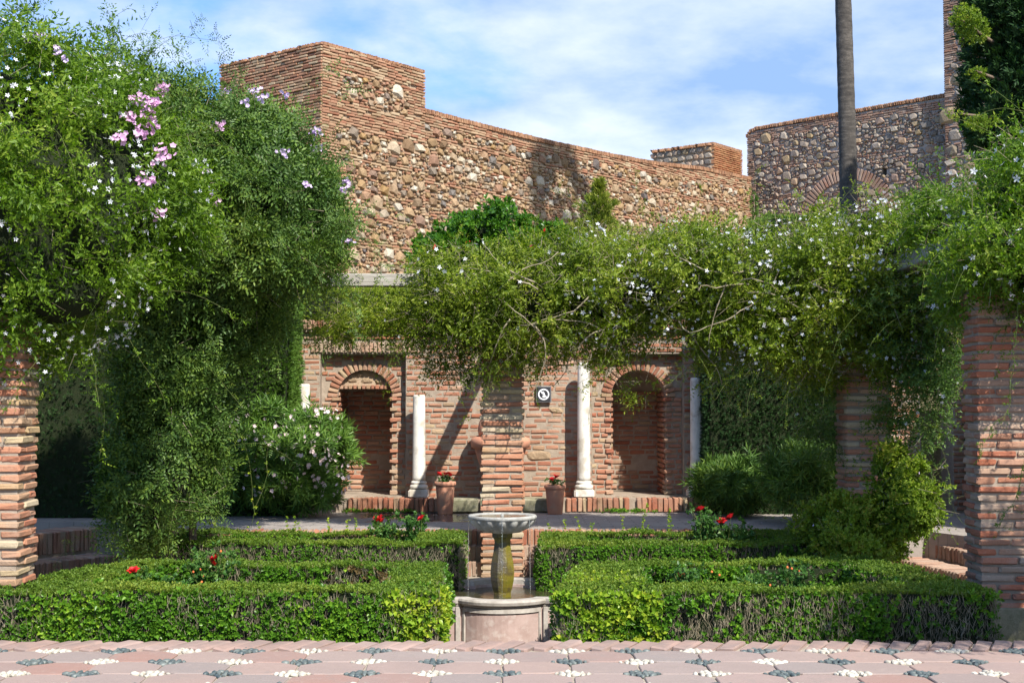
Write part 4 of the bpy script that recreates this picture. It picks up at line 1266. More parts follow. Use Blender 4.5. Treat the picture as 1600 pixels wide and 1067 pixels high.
# sign
sg = empty('prohibition_sign', at(849.5, 616, WY-.03), 0, 'small square dark sign with a white no drinking water symbol', 'sign')
t = NT('sign_black'); t.color((.03,.03,.035)); t.rough(.4); M_sblack = t.m
t = NT('sign_grey'); t.color((.12,.12,.13)); t.rough(.5); M_sgrey = t.m
t = NT('sign_white'); t.color((.75,.77,.8)); t.rough(.4); M_swhite = t.m
box_obj('frame', -.097, .097, -.006, .02, -.103, .103, M_sgrey, sg, .004); box_obj('plate', -.085, .085, -.011, -.0065, -.09, .09, M_sblack, sg)
bm = bmesh.new(); n = 40; y = -.0135
def flat_prism(bm, pts, y0, y1):
    a = [bm.verts.new((p[0], y0, p[1])) for p in pts]; b = [bm.verts.new((p[0], y1, p[1])) for p in pts]; m = len(pts)
    bm.faces.new(a); bm.faces.new(b[::-1])
    for i in range(m): bm.faces.new((a[i], b[i], b[(i+1) % m], a[(i+1) % m]))
for i in range(n):
    a, b = 2*PI*i/n, 2*PI*(i+1)/n
    flat_prism(bm, [(.056*math.cos(a), .056*math.sin(a)), (.072*math.cos(a), .072*math.sin(a)), (.072*math.cos(b), .072*math.sin(b)), (.056*math.cos(b), .056*math.sin(b))], -.0145, -.0112)
obj('ring', bm_mesh(bm, 'ring'), M_swhite, sg)
bm = bmesh.new(); flat_prism(bm, [(-.046,.036),(-.036,.046),(.046,-.036),(.036,-.046)], -.0165, -.0112); obj('slash', bm_mesh(bm, 'slash'), M_swhite, sg)
bm = bmesh.new()   # tap over a glass
for q in ([(-.030,.008),(.012,.008),(.012,.020),(-.030,.020)], [(-.010,.020),(-.002,.020),(-.002,.032),(-.010,.032)], [(-.020,.032),(.008,.032),(.008,.037),(-.020,.037)], [(.004,-.006),(.014,-.006),(.014,.0078),(.004,.0078)], [(-.012,-.042),(.018,-.042),(.022,-.014),(-.016,-.014)]):
    flat_prism(bm, q, -.0135, -.0112)
obj('tap_and_glass', bm_mesh(bm, 'tap_and_glass'), M_swhite, sg)

# ================================================================== HEDGES
HZ = .24
def hedge(label, strips, dens, z0=-.5, yellow=None, redp=None, rs=1, topn=1.0, twig_n=1500, rosetter=(.024,.034), shoots=None):
    """strips: quads [(x,y)*4] in plan"""
    rg = np.random.RandomState(rs); cx = np.mean([p[0] for s in strips for p in s]); cy = min(p[1] for s in strips for p in s)
    e = empty('box_hedge', (cx, cy, z0), 0, label, 'hedge', 'clipped box hedges of the garden'); L = np.array((cx, cy, z0))
    bm = bmesh.new(); hz = HZ - z0
    TP, TD, SP, SD, TA, TB = [], [], [], [], [], []
    for s in strips:
        c = (sum(p[0] for p in s)/4, sum(p[1] for p in s)/4)
        ins = [(p[0]+(c[0]-p[0])/max(abs(c[0]-p[0]),1e-6)*.035-cx, p[1]+(c[1]-p[1])/max(abs(c[1]-p[1]),1e-6)*.035-cy) for p in s]
        ii = []
        for k, p in enumerate(ins): ii.append(p)
        poly_prism(bm, ii, 0, hz-.03)
        a, b, c_, d = [np.array(p) for p in s]
        area = .5*abs(np.cross(c_-a, d-b)); n = int(area*dens*topn)
        u, v = rg.rand(n,1), rg.rand(n,1); P2 = (a*(1-u)+b*u)*(1-v) + (d*(1-u)+c_*u)*v
        z = HZ + rg.normal(size=n)*.008 + (vnoise(np.c_[P2, np.zeros(n)], 3.0, 4)-.5)*.05 + (vnoise(np.c_[P2, np.zeros(n)], 11.0, 6)-.5)*.03
        TP.append(np.c_[P2, z]); TD.append(np.c_[rg.normal(size=(n,2))*.6, np.ones(n)])
        q = [a, b, c_, d]
        for k in range(4):
            p0, p1 = q[k], q[(k+1) % 4]; ln = np.linalg.norm(p1-p0); nrm = np.array([p1[1]-p0[1], -(p1[0]-p0[0])])/ln
            if nrm[1] > .3 : m = int(ln*.5*dens*.25)
            else: m = int(ln*(HZ-max(z0,-.35))*dens)
            t_ = rg.rand(m); zz_ = rg.uniform(max(z0,-.35), HZ, m); pp_ = p0+(p1-p0)*t_[:, None]
            off = rg.normal(size=m)*.012 + (vnoise(np.c_[pp_, zz_], 3.5, 8)-.5)*.09
            thin = vnoise(np.c_[pp_, zz_], 2.2, 31)*.75 + vnoise(np.c_[pp_, zz_], 7.0, 32)*.25
            keepm = (rg.rand(m) < np.clip((.58-thin)*6, .10, 1))
            pp_ = pp_ + nrm*off[:, None]
            SP.append(np.c_[pp_, zz_][keepm]); SD.append((np.c_[np.tile(nrm, (m,1)), np.full(m, .25)] + rg.normal(size=(m,3))*.55)[keepm])
            if nrm[1] < .3:
                m2 = int(ln*twig_n); t_ = rg.rand(m2); zz_ = rg.uniform(max(z0,-.3), HZ-.05, m2); pp_ = p0+(p1-p0)*t_[:, None] - nrm*rg.uniform(-.012,.035,(m2,1))
                A_ = np.c_[pp_, zz_]; TA.append(A_); TB.append(A_ + np.c_[rg.normal(size=(m2,2))*.022, rg.uniform(.02,.09,m2)])
    o = obj('dark_shade_core', bm_mesh(bm, 'dark_shade_core'), M_core, e); o['kind'] = 'stuff'  # solid hedge filler, its dark colour stands for shade in the gaps
    TP, TD, SP, SD = map(np.concatenate, (TP, TD, SP, SD))
    scatter('clipped_top', TPL['rosette'], TP-L, TD, rg.uniform(.020,.031,len(TP)), L_boxtop, e, rg)
    mats = []
    if yellow is not None: my = yellow(SP) & (rg.rand(len(SP)) < .8)
    else: my = np.zeros(len(SP), bool)
    mr_ = redp(SP) & (rg.rand(len(SP)) < .75) if redp is not None else np.zeros(len(SP), bool)
    mn = ~my & ~mr_
    scatter('side_foliage', TPL['rosette'], SP[mn]-L, SD[mn], rg.uniform(*rosetter, mn.sum()), L_box, e, rg)
    scatter('yellow_foliage', TPL['rosette'], SP[my]-L, SD[my], rg.uniform(.045,.070,my.sum()), L_yellow, e, rg)
    scatter('reddish_foliage', TPL['rosette'], SP[mr_]-L, SD[mr_], rg.uniform(*rosetter, mr_.sum()), L_redleaf, e, rg)
    A_, B_ = np.concatenate(TA), np.concatenate(TB); sticks('twigs', A_-L, B_-L, rg.uniform(.0012,.0024,len(A_)), M_twig, e)
    if shoots is not None:
        A, B, LP, LD = [], [], [], []
        for (x, y, hgt) in shoots:
            q = np.array([x, y, HZ-.03]); k = max(3, int(hgt/.035)); d = np.array([rg.normal()*.12, rg.normal()*.12, 1.])
            for i in range(k):
                q2 = q + d*hgt/k + rg.normal(size=3)*.003; A.append(q-L); B.append(q2-L)
                for _ in range(2): LP.append(q2-L); LD.append(rg.normal(size=3)*.7+np.array([0,0,.5]))
                q = q2
        sticks('shoots', A, B, .0022, M_greenstem, e)
        scatter('shoot_leaves', TPL['rosette'], np.array(LP), np.array(LD), rg.uniform(.02,.032,len(LP)), L_yellow, e, rg)
    return e
def strip_line(pts, w):
    """pts: near edge polyline, w: depth vector (dx,dy)"""
    return [[a, b, (b[0]+w[0], b[1]+w[1]), (a[0]+w[0], a[1]+w[1])] for a, b in zip(pts, pts[1:])]
yl = lambda P: (P[:,0] > -1.0) & (vnoise(P, 5, 3) > .42) & (P[:,1] < 10.1)
rd = lambda P: (P[:,1] > 10.4) & (P[:,0] > -1.5) & (P[:,0] < -.75)
hedge('front left box hedge with yellow leaves at its right corner', [
    [(-4.3,9.75),(-.52,9.72),(-.52,10.12),(-4.3,10.15)],
    [(-.95,10.12),(-.52,10.12),(-.56,11.2),(-.95,11.2)],
    [(-3.0,11.4),(-.56,11.2),(-.56,11.55),(-3.1,11.75)],
    [(-3.72,10.15),(-3.2,10.15),(-2.75,11.55),(-3.2,11.65)]], 2300, -.55, yl, rd, 1, 1.4, 1500, (.034,.054))
yr = lambda P: (P[:,0] < 1.05) & (vnoise(P, 5, 5) > .40) & (P[:,1] < 10.3)
sh_r = [(U(.35,.95), U(9.75,10.3), U(.06,.16)) for _ in range(22)]
hedge('front right box hedge with sprouting yellow leaves at its left corner', [
    [(.33,9.72),(3.42,9.75),(3.38,10.15),(.33,10.12)],
    [(.38,10.12),(.98,10.12),(1.05,11.45),(.50,11.2)],
    [(.52,11.20),(3.1,11.55),(3.05,11.9),(.60,11.5)],
    [(2.95,10.15),(3.38,10.15),(3.08,11.7),(2.75,11.6)]], 2300, -.55, yr, None, 2, 1.4, 1500, (.034,.054), shoots=sh_r)
hedge('back left box hedge below the terrace with roses rising from it', [
    [(-3.45,13.25),(-.48,13.05),(-.46,13.4),(-3.45,13.6)],
    [(-.92,13.4),(-.46,13.4),(-.50,14.1),(-.95,14.1)],
    [(-3.5,14.1),(-.50,14.05),(-.50,14.42),(-3.5,14.45)],
    [(-3.7,13.4),(-3.4,13.3),(-3.3,14.3),(-3.6,14.4)]], 3000, -.2, None, None, 3, 1.0, 800,
    shoots=[(U(-3.3,-1.6), U(14.1,14.4), U(.08,.2)) for _ in range(9)])
hedge('back right box hedge below the terrace with upright green shoots', [
    [(.27,13.0),(3.0,13.2),(3.0,13.55),(.29,13.35)],
    [(.29,13.35),(.72,13.35),(.72,14.05),(.30,14.05)],
    [(.30,14.05),(3.0,14.1),(3.0,14.45),(.30,14.42)],
    [(2.7,13.5),(3.05,13.5),(3.05,14.2),(2.7,14.2)]], 3000, -.2, None, None, 4, 1.0, 800,
    shoots=[(X_at(p, 14.2), 14.25, h_) for p, h_ in ((858,.13),(886,.17),(910,.2),(924,.14),(974,.2),(999,.32),(1044,.3),(1048,.2),(1010,.12))])
# soil inside the beds
for i, q in enumerate(([(-3.6,10.1),(-.9,10.1),(-.9,11.5),(-3.2,11.8)], [(.9,10.1),(3.0,10.1),(2.9,11.6),(.9,11.5)], [(-3.5,13.5),(-.9,13.4),(-.9,14.2),(-3.5,14.2)], [(.7,13.4),(2.8,13.4),(2.8,14.2),(.7,14.2)])):
    bm = bmesh.new(); poly_prism(bm, q, -.56, -.10); tag(obj('flower_bed', bm_mesh(bm, 'flower_bed'), M_soil), kind='structure')
# low foliage filling the beds and rose bushes
def rose_bush(px, py, Y, hw, label, blooms, hips, rs, n=220):
    top = at(px, py, Y); rg = np.random.RandomState(rs); z0 = -.10; e = empty('rose_bush', (top.x, Y, z0), 0, label, 'rose bush', 'rose bushes in the hedged beds')
    L = np.array((top.x, Y, z0)); A, B, LP, LD = [], [], [], []
    for k in range(9):
        q = np.array([rg.normal()*.05, rg.normal()*.05, 0.]); tip = np.array([rg.uniform(-hw, hw), rg.uniform(-.12,.12), (top.z-z0)*rg.uniform(.72,.97)])
        for i in range(7):
            q2 = q + (tip-q)/(7-i) + rg.normal(size=3)*.012; A.append(q); B.append(q2)
            if i > 2:
                for _ in range(4): LP.append(q2+rg.normal(size=3)*.03); LD.append(rg.normal(size=3)+np.array([0,0,.4]))
            q = q2
    for bx, by in blooms:
        p = at(bx, by, Y-.05); tip = np.array([p.x, p.y, p.z])-L; q = np.array([tip[0]*.6, 0, tip[2]*.5]); A.append(q); B.append(tip)
        LP.append(q+(tip-q)*.5); LD.append(rg.normal(size=3))
        o = obj('flower', ROSE_ME, None, e, tip, (rg.uniform(.3,1.0), rg.uniform(-.4,.4), rg.uniform(0,6)), (.064,)*3)
    for bx, by in hips:
        p = at(bx, by, Y-.05); tip = np.array([p.x, p.y, p.z])-L; A.append(np.array([tip[0]*.7, 0, tip[2]*.5])); B.append(tip)
        o = obj('rose_hip', HIP_ME, None, e, tip, (0,0,0), (.02,.02,.024))
    sticks('stems', A, B, .0032, M_greenstem, e, None); scatter('leaves', TPL['rosette'], np.array(LP), np.array(LD), rg.uniform(.035,.06,len(LP)), L_rose, e, rg)
    return e
HIP_ME = peb_m[0].copy(); HIP_ME.materials.append(F_orange)
rose_bush(335, 855, 11.0, .22, 'rose bush with one large red bloom in the front left bed', [(337,873),(330,880)], [(302,893),(313,889),(318,900),(345,861)], 1)
rose_bush(205, 890, 10.9, .12, 'small rose bush with one coral bud in the front left bed', [(209,893)], [], 2)
rose_bush(270, 905, 10.7, .12, 'leafy rose stems with orange hips in the front left bed', [], [(272,914),(251,917),(292,914),(312,914),(315,909)], 3)
rose_bush(598, 805, 14.0, .15, 'rose bush with a cluster of red blooms in the back left bed', [(589,813),(598,815),(594,811)], [], 4)
rose_bush(655, 805, 14.0, .12, 'rose bush with a single small red bloom in the back left bed', [(659,811)], [], 5)
rose_bush(1094, 790, 14.0, .10, 'tall thin rose with one red bloom in the back right bed', [(1095,797)], [], 6)
rose_bush(1130, 805, 14.0, .20, 'bushy rose with red blooms leaning left in the back right bed', [(1124,818),(1142,809),(1128,815)], [], 7)
rose_bush(1170, 828, 13.9, .10, 'low rose with a drooping pink red bloom in the back right bed', [(1171,852),(1169,856)], [], 8)
rose_bush(1071, 880, 10.9, .14, 'rose bush with one coral bloom in the front right bed', [(1071,902)], [(1112,893),(1124,898),(1060,895),(1117,911)], 9)
rose_bush(1180, 895, 10.8, .12, 'rose stems with orange hips low in the front right bed', [], [(1170,915),(1180,913),(1179,918),(1203,914)], 10)
rose_bush(1240, 880, 10.9, .12, 'rose stems with three orange hips held high in the front right bed', [], [(1230,886),(1237,888),(1249,892)], 11)
for i, (x0, x1, y0, y1, lb) in enumerate(((-3.3,-.95,10.3,11.3,'low leafy plants filling the front left bed'), (1.0,2.9,10.3,11.3,'low leafy plants filling the front right bed'), (-3.4,-1.0,13.6,14.0,'low leafy plants filling the back left bed'), (.75,2.7,13.6,14.0,'low leafy plants filling the back right bed'))):
    rg = np.random.RandomState(70+i); n = int((x1-x0)*(y1-y0)*600); P = np.c_[rg.uniform(x0,x1,n), rg.uniform(y0,y1,n), rg.uniform(-.08,.05,n)]
    o = scatter('bed_foliage', TPL['rosette'], P, rg.normal(size=(n,3))*.7+np.array([0,0,1]), rg.uniform(.035,.06,n), L_rose, None, rg); o['label'] = lb

# ================================================================== VINES
mA = Mass([blob(0,330,10.2,210,235,1.0), blob(105,325,10.5,160,210,.9), blob(-60,200,10.2,190,150,.9), blob(90,210,10.5,130,130,.8), blob(198,290,10.9,105,150,.7), blob(50,460,10.3,170,95,.8), blob(-110,380,10.2,180,220,1.0), blob(165,185,11.6,90,80,.6), ((-5.2,12.7,3.5),(1.3,1.0,.7)), ((-6.6,13.8,3.4),(1.5,1.3,.6))], amp=.20, freq=2.2, seed=1)
plant('white_jasmine_vine', (-3.7, 10.2, 1.6), 'pale green white flowered vine heaped over the near left pier', 'vine', mA, 17500, 'spray', (.13,.25), L_jas, 1, .30, .25, core_shrink=.12, tuft=20,
      flowers=[('white_blossoms', STAR, 1150, (.032,.048), F_white, lambda P: (P[:,1] < 11.2) & (vnoise(P, 1.6, 71) > .40))], stems=900, strands=210)
mB = Mass([blob(400,330,13.0,120,150,.9), blob(300,330,13.0,150,150,1.0), blob(445,345,13.2,80,80,.8), blob(318,470,13.3,118,100,.9), blob(278,600,13.2,70,130,.7), blob(252,730,12.9,84,115,.5), blob(220,800,12.8,60,56,.35), blob(380,220,13.1,60,70,.5), blob(372,505,13.5,46,60,.5), blob(230,210,12.8,110,80,.7), blob(478,300,13.3,36,64,.5)], amp=.22, freq=2.0, seed=2)
eB = plant('pink_trumpet_vine', (-3.2, 13.3, GZ), 'dark green vine with pink trumpet flowers draped to the ground at left', 'vine', mB, 15500, 'pinnate', (.12,.20), L_dark, 2, .30, .3, core_shrink=.12, tuft=18, stems=500, strands=150)
def clump(e, px, py, Y, n, rad, mat, rs, s=(.045,.065)):
    rg = np.random.RandomState(rs); c = on_surface(px, py, [mA, mB]) + np.array([0,-.20,0]); L = np.array(e.location)
    P = c + rg.normal(size=(n,3))*np.array([rad, rad*.5, rad*.7]); D = np.c_[rg.normal(size=n)*.8, -np.ones(n), rg.normal(size=n)*.8+.2]
    return scatter('flower_cluster', TRUMP, P-L, D, rg.uniform(*s, n), mat, e, rg, None)
PK = [(225,165,12),(262,148,16),(240,185,14),(248,205,12),(215,192,8),(232,215,10),(272,245,9),(266,258,7),(245,292,9),(232,287,6),(340,315,7),(258,340,8),(352,205,6),(200,225,7),(250,170,10)]
for i, (x, y, n) in enumerate(PK): clump(eB, x, y, 11.7, int(n*1.3), .036, F_pink, 200+i)
PL = [(360,150,5),(405,152,7),(420,160,7),(393,170,5),(450,155,5),(495,215,14),(497,240,12),(450,245,7),(540,300,12),(545,290,9),(482,295,5),(550,380,5),(380,65,0),(70,72,6),(105,90,5),(82,68,4),(110,98,5),(325,270,4)]
for i, (x, y, n) in enumerate(PL):
    if n: clump(eB, x, y, 12.4, int(n*1.3), .028, F_lilac, 300+i, (.04,.055))
# trunks of the vines
for e_, pts in ((eB, [(.15,0,0),(.1,.1,.8),(.2,-.05,1.6),(.0,0,2.6)]), (eB, [(-.1,0,0),(-.15,.1,.9),(-.3,0,2.2)])):
    bm = bmesh.new(); tube_bm(bm, pts, [.045,.035,.03,.02][:len(pts)], 7); obj('stem', bm_mesh(bm, 'stem', True), M_bark, e_)
mC = Mass([blob(730,455,14.2,85,60,.6), blob(830,470,14.1,100,85,.6), blob(930,455,14.0,110,82,.6), blob(1050,447,13.9,120,80,.65), blob(1170,447,13.7,120,85,.65), blob(1290,450,13.5,120,100,.65), blob(1400,430,13.3,110,100,.65), blob(1480,400,13.0,90,90,.6), blob(1170,508,13.9,80,36,.5), blob(1265,530,13.6,110,45,.5), blob(1400,530,13.4,60,50,.5), blob(860,510,14.1,80,28,.4), blob(740,512,14.1,60,28,.35)], amp=.24, freq=2.6, seed=3)
plant('pergola_vine', (1.5, 13.9, 1.9), 'broad yellow green vine with tiny white flowers covering the back pergola', 'vine', mC, 17000, 'spray', (.13,.23), L_jas2, 3, .28, .15, core_shrink=.14, tuft=20,
      flowers=[('white_blossoms', STAR, 1700, (.032,.048), F_white, lambda P: (P[:,0] > .9+rg_gate(P)) & (P[:,1] < 14.1)), ('pale_blossoms', STAR, 260, (.045,.06), F_white, None)], stems=4200, strands=230, strand_len=(.25,.8))
eC = bpy.data.objects['pergola_vine']; rg = np.random.RandomState(88)
for i in range(22):
    x0, y0 = rg.uniform(690, 1350), rg.uniform(420, 540); p = on_surface(x0, y0, [mC], 12.5, 15.5); pts = []; d = np.array([rg.uniform(.4,1)*rg.choice([-1,1]), rg.normal()*.15, rg.normal()*.5]); d /= np.linalg.norm(d)
    for k in range(9):
        pts.append(tuple(p - np.array(eC.location))); d = d + rg.normal(size=3)*.22; d /= np.linalg.norm(d); p = p + d*.10; sdv = mC.sd(p[None])[0]; p = p + np.array([0, -.5*np.clip(.04-sdv, -.12, .12)*-1, 0])*0 + np.array([0, .4*np.clip(sdv-.05, -.1, .1), 0])
    bm = bmesh.new(); tube_bm(bm, pts, [.009-.0007*k for k in range(9)], 5); obj('woody_stem', bm_mesh(bm, 'woody_stem', True), M_twig, eC)
mC2 = Mass([blob(600,488,14.4,75,26,.35), blob(655,500,14.3,60,36,.4), blob(540,510,14.4,50,22,.3), blob(755,545,14.1,56,34,.3), blob(700,556,14.2,26,36,.25), blob(806,555,14.0,22,24,.2), blob(1128,575,13.8,26,34,.22), blob(950,560,14.0,34,28,.25), blob(1006,592,14.0,20,26,.15), ], amp=.13, freq=3.2, seed=4)
plant('trailing_vine', (-1.2, 14.3, 2.3), 'thin airy vine trailing over the bare beam above the left niche', 'vine', mC2, 1900, 'spray', (.12,.20), L_jas2, 4, .3, .4, tuft=12, core_on=False, flowers=[('white_blossoms', STAR, 30, (.03,.04), F_white, None)], stems=700, strands=110, strand_len=(.25,.7))
mD = Mass([blob(1600,390,10.4,95,75,.7), blob(1640,300,10.4,85,90,.7), blob(1590,300,10.6,60,60,.5), blob(1530,430,10.9,40,50,.4), blob(1500,350,11.8,70,60,.6), blob(1640,420,10.4,80,100,.6)], amp=.17, freq=2.6, seed=5)
plant('near_jasmine_vine', (3.9, 10.5, 2.0), 'near vine with white star flowers hanging over the right pier', 'vine', mD, 5600, 'spray', (.12,.22), L_jas, 5, .3, .3, core_shrink=.1, tuft=18,
      flowers=[('white_blossoms', STAR, 260, (.05,.07), F_white, None)], stems=500, strands=90, strand_len=(.3,.8))
mE = Mass([blob(1440,600,13.2,45,110,.4), blob(1290,620,14.3,50,90,.35), blob(1480,560,12.6,30,60,.35), blob(1420,490,12.9,90,60,.5)], amp=.16, freq=2.6, seed=6)
plant('hanging_vine', (3.6, 13.2, TZ), 'dark leafy vine hanging down beside the shaded right pier', 'vine', mE, 3000, 'spray', (.12,.20), L_dark, 6, .3, .5, tuft=14, core_on=False, flowers=[('white_blossoms', STAR, 40, (.035,.05), F_white, None)], stems=300, strands=60)
mF = Mass([((4.5,7.3,3.0),(.7,.8,.4)), ((4.9,7.9,3.0),(.6,.7,.4)), ((4.1,6.9,2.95),(.5,.5,.3))], amp=.15, freq=2.6, seed=7)
plant('pergola_vine', (4.6, 7.4, 2.6), 'vine on the nearer stretch of pergola just outside the right edge', 'vine', mF, 2600, 'spray', (.12,.2), L_jas, 7, .3, .3, core_shrink=.1, stems=100)
pier(5.0, 7.4, -.56, 2.75, .44, 'brick pier of the nearer stretch of pergola outside the right edge')
# single hanging tendrils
def tendril(name, label, pts, rs, mat=L_jas, sz=(.03,.05), step=.06, grp=None, tpl='rosette', two=2):
    rg = np.random.RandomState(rs); pts = [np.array(p) for p in pts]; e = empty(name, pts[-1], 0, label, 'vine shoot', grp); L = pts[-1]
    A, B, LP, LD = [], [], [], []
    for a, b in zip(pts, pts[1:]):
        k = max(1, int(np.linalg.norm(b-a)/step)); q = a
        for i in range(k):
            q2 = a+(b-a)*(i+1)/k + (rg.normal(size=3)*.008 if i < k-1 else 0); A.append(q-L); B.append(q2-L)
            for _ in range(two):
                LP.append(q2-L+rg.normal(size=3)*.008); LD.append(rg.normal(size=3)+np.array([0,-.3,-.2]))
            q = q2
    sticks('stem', A, B, .003, M_greenstem, e, None); scatter('leaves', TPL[tpl], np.array(LP), np.array(LD), rg.uniform(*sz, len(LP)), mat, e, rg)
    return e
tendril('vine_tendril', 'pale leafy tendril hanging in front of the oleander', [at(418,560,14.0), at(416,640,14.0), at(418,740,13.95), at(400,790,13.9), at(392,825,13.9)], 11, L_yellow, (.03,.045), .12, None, 'rosette', 1)
tendril('vine_tendril', 'shorter leafy tendril hanging left of the longer pale one', [at(380,600,13.8), at(384,700,13.8), at(394,760,13.8), at(398,800,13.8)], 12, L_yellow, (.026,.04), .11, None, 'rosette', 1)
tendril('vine_tendril', 'bright shoot hanging across the face of the near right pier', [at(1592,470,9.9), at(1585,560,9.9), at(1575,640,9.9), at(1548,668,9.9), at(1536,690,9.9), at(1531,712,9.9)], 13, L_jas, (.05,.08), .05, None, 'spray', 2)
tendril('vine_tendril', 'drooping green shoot low on the near right pier', [at(1612,690,9.8), at(1590,770,9.8), at(1570,800,9.8), at(1560,825,9.8)], 14, L_jas, (.07,.11), .06, None, 'spray', 2)
tendril('vine_tendril', 'long hanging shoot under the near left vine', [at(60,560,9.7), at(30,600,9.7), at(10,640,9.7)], 15, L_jas, (.07,.1), .06, None, 'spray', 2)
tendril('vine_tendril', 'feathery white flowered shoot hanging in the dark left corner', [at(140,540,10.0), at(150,590,10.0), at(155,635,10.0)], 16, L_jas, (.08,.12), .06, None, 'spray', 2)
tendril('vine_tendril', 'dark shoot dangling over the face of the middle pier', [at(812,560,14.0), at(822,590,14.0), at(835,612,14.0)], 17, L_jas2, (.08,.12), .06, None, 'spray', 2)
# tall wisps above the left vine
for i, (x0, y0, x1, y1) in enumerate(((60,110,18,30),(30,90,55,5),(120,120,150,85),(140,130,178,40),(130,120,90,70),(210,140,232,85),(265,170,300,130),(10,70,-10,20),(160,130,130,60))):
    tendril('tall_shoot', ['leafy shoot arching left above the left vine','dark shoot at the top left corner','low shoot bending right above the left vine','tall feathery shoot standing above the pink flowers','slanting shoot over the left vine','upright shoot between vine and tower','small shoot left of the tower','shoot at the left edge of the frame','thin shoot beside the tall feathery one'][i], [at(x0,y0+75,11.5), at(x0,y0+25,11.8), at((x0+x1)/2+4,(y0+y1)/2,11.8), at(x1,y1,11.8)], 40+i, L_dark, (.14,.24), .05, None, 'spray', 4)

# ================================================================== HEDGE WALLS, SHRUBS
def clipped_hedge(name, label, a, b, mat, n, rs, tpl='needle', size=(.05,.08), amp=.035, cat='hedge'):
    m = Mass([], [(a, b)], amp, 2.5, rs)
    return plant(name, ((a[0]+b[0])/2, a[1], a[2]), label, cat, m, n, tpl, size, mat, rs, .07, 0, .9, .05, up=.4, front=lambda P: (P[:,1] < a[1]+.35) | (P[:,2] > b[2]-.15) | (P[:,0] > b[0]-.15) | (P[:,0] < a[0]+.15))
clipped_hedge('clipped_cypress_hedge', 'tall clipped cypress hedge left of the fountain wall', (-4.3,16.7,TZ-.02), (X_at(455,16.8),17.6,Z_at(470,16.8)), L_cyp2, 16000, 401)
clipped_hedge('clipped_cypress_hedge', 'tall dark clipped hedge right of the fountain wall', (X_at(1101,17.2),17.0,TZ-.02), (4.5,17.9,2.75), L_cyp, 14000, 402)
clipped_hedge('far_left_hedge', 'dark tall hedge behind the brick steps at left', (-9.5,16.4,TZ-.02), (-4.4,17.3,3.4), L_cyp, 12000, 403)
clipped_hedge('shade_hedge', 'added hedge mostly hidden behind the right pier, shading the side wall', (5.6,13.6,TZ-.02), (6.6,17.0,2.7), L_cyp, 4000, 406)  # unseen block added to throw shade on the side wall and terrace
clipped_hedge('lime_hedge', 'bright lime green clipped hedge behind the top of the fountain wall', (-3.6,WY+1.3,UPZ-.02), (3.8,20.1,Z_at(450,WY+1.3)), L_lime, 16000, 404)
clipped_hedge('flat_topped_hedge', 'flat topped green hedge in front of the far fortress wall', (X_at(1196,24),24,UPZ-.02), (X_at(1420,24),26,Z_at(338,24)), L_cyp2, 8000, 405, size=(.08,.12))
mO = Mass([blob(458,715,16.6,64,60,.5), blob(508,700,16.8,32,46,.35), blob(410,710,16.7,60,70,.45), blob(450,760,16.6,70,30,.35)], amp=.14, freq=3, seed=21)
plant('oleander_bush', (X_at(450,16.8), 16.8, TZ-.02), 'rounded oleander with pale pink flowers beside the left niche', 'bush', mO, 3000, 'oleander', (.10,.16), L_ole, 21, .25, -.2, .7, .12, tuft=8, flowers=[('pink_blossoms', TRUMP, 300, (.055,.075), F_palepink, lambda P: (P[:,1] < 16.8) & (P[:,2] > .5))], up=.3)
for i, (p, lb) in enumerate((((1142,757,16.6,42,32,.35), 'low dark shrub right of the last white column'), ((1265,745,15.6,60,42,.45), 'dark bushy shrub left of the shaded right pier'))):
    m = Mass([blob(*p), blob(p[0]+15, p[1]+8, p[2], p[3]*.8, p[4]*.7, p[5])], amp=.1, freq=3.5, seed=30+i); c = m.e[0][0]
    plant('dark_shrub', (c[0], c[1], TZ-.02), lb, 'shrub', m, 1100, 'oleander', (.09,.15), L_dark, 31+i, .25, -.1, .8, .12, up=.2, tuft=7)
mM = Mass([blob(1400,745,13.1,28,48,.30), blob(1408,790,13.0,44,45,.35), blob(1362,830,13.0,60,44,.40), blob(1315,832,13.3,62,38,.36), blob(1275,838,13.7,34,26,.26), blob(1345,855,12.8,50,26,.28), blob(1440,785,13.0,20,36,.22)], amp=.20, freq=3.0, seed=22)
plant('lantana_mound', (3.7, 13.2, GZ), 'sunlit yellow green mound of creeping shrub beside the right steps', 'shrub', mM, 12000, 'rosette', (.034,.06), L_mound, 22, .22, 0, .9, .16, tuft=26, strands=90, strand_len=(.15,.45), stems=120, flowers=[('lilac_blossoms', TRUMP, 14, (.03,.04), F_lilac, None)])
mH = Mass([blob(770,370,20,62,45,.9), blob(710,395,20,48,38,.6), blob(820,375,20,48,30,.6), blob(860,385,20,30,25,.4), blob(780,345,20,22,22,.3), blob(680,405,19.8,28,30,.4)], amp=.22, freq=2.5, seed=23)
eH = plant('hibiscus_bush', (X_at(760,20), 20, UPZ), 'bright green hibiscus bush with red flowers against the fortress wall', 'bush', mH, 4200, 'rosette', (.07,.12), L_hib, 23, .3, 0, .9, .15, tuft=16)
bm = bmesh.new(); tube_bm(bm, [(0,0,0),(.05,0,.7),(-.1,0,1.5)], [.07,.05,.04], 7); obj('trunk', bm_mesh(bm,'trunk',True), M_bark, eH)
for x, y in ((681,388),(731,382),(852,362),(830,388),(1043,356)):
    p = Vector(on_surface(x, y, [mH], 18.0, 21.5))+Vector((0,-.06,0))-Vector(eH.location)
    obj('flower', ROSE_ME, None, eH, p, (1.2,0,U(0,6)), (.06,)*3)
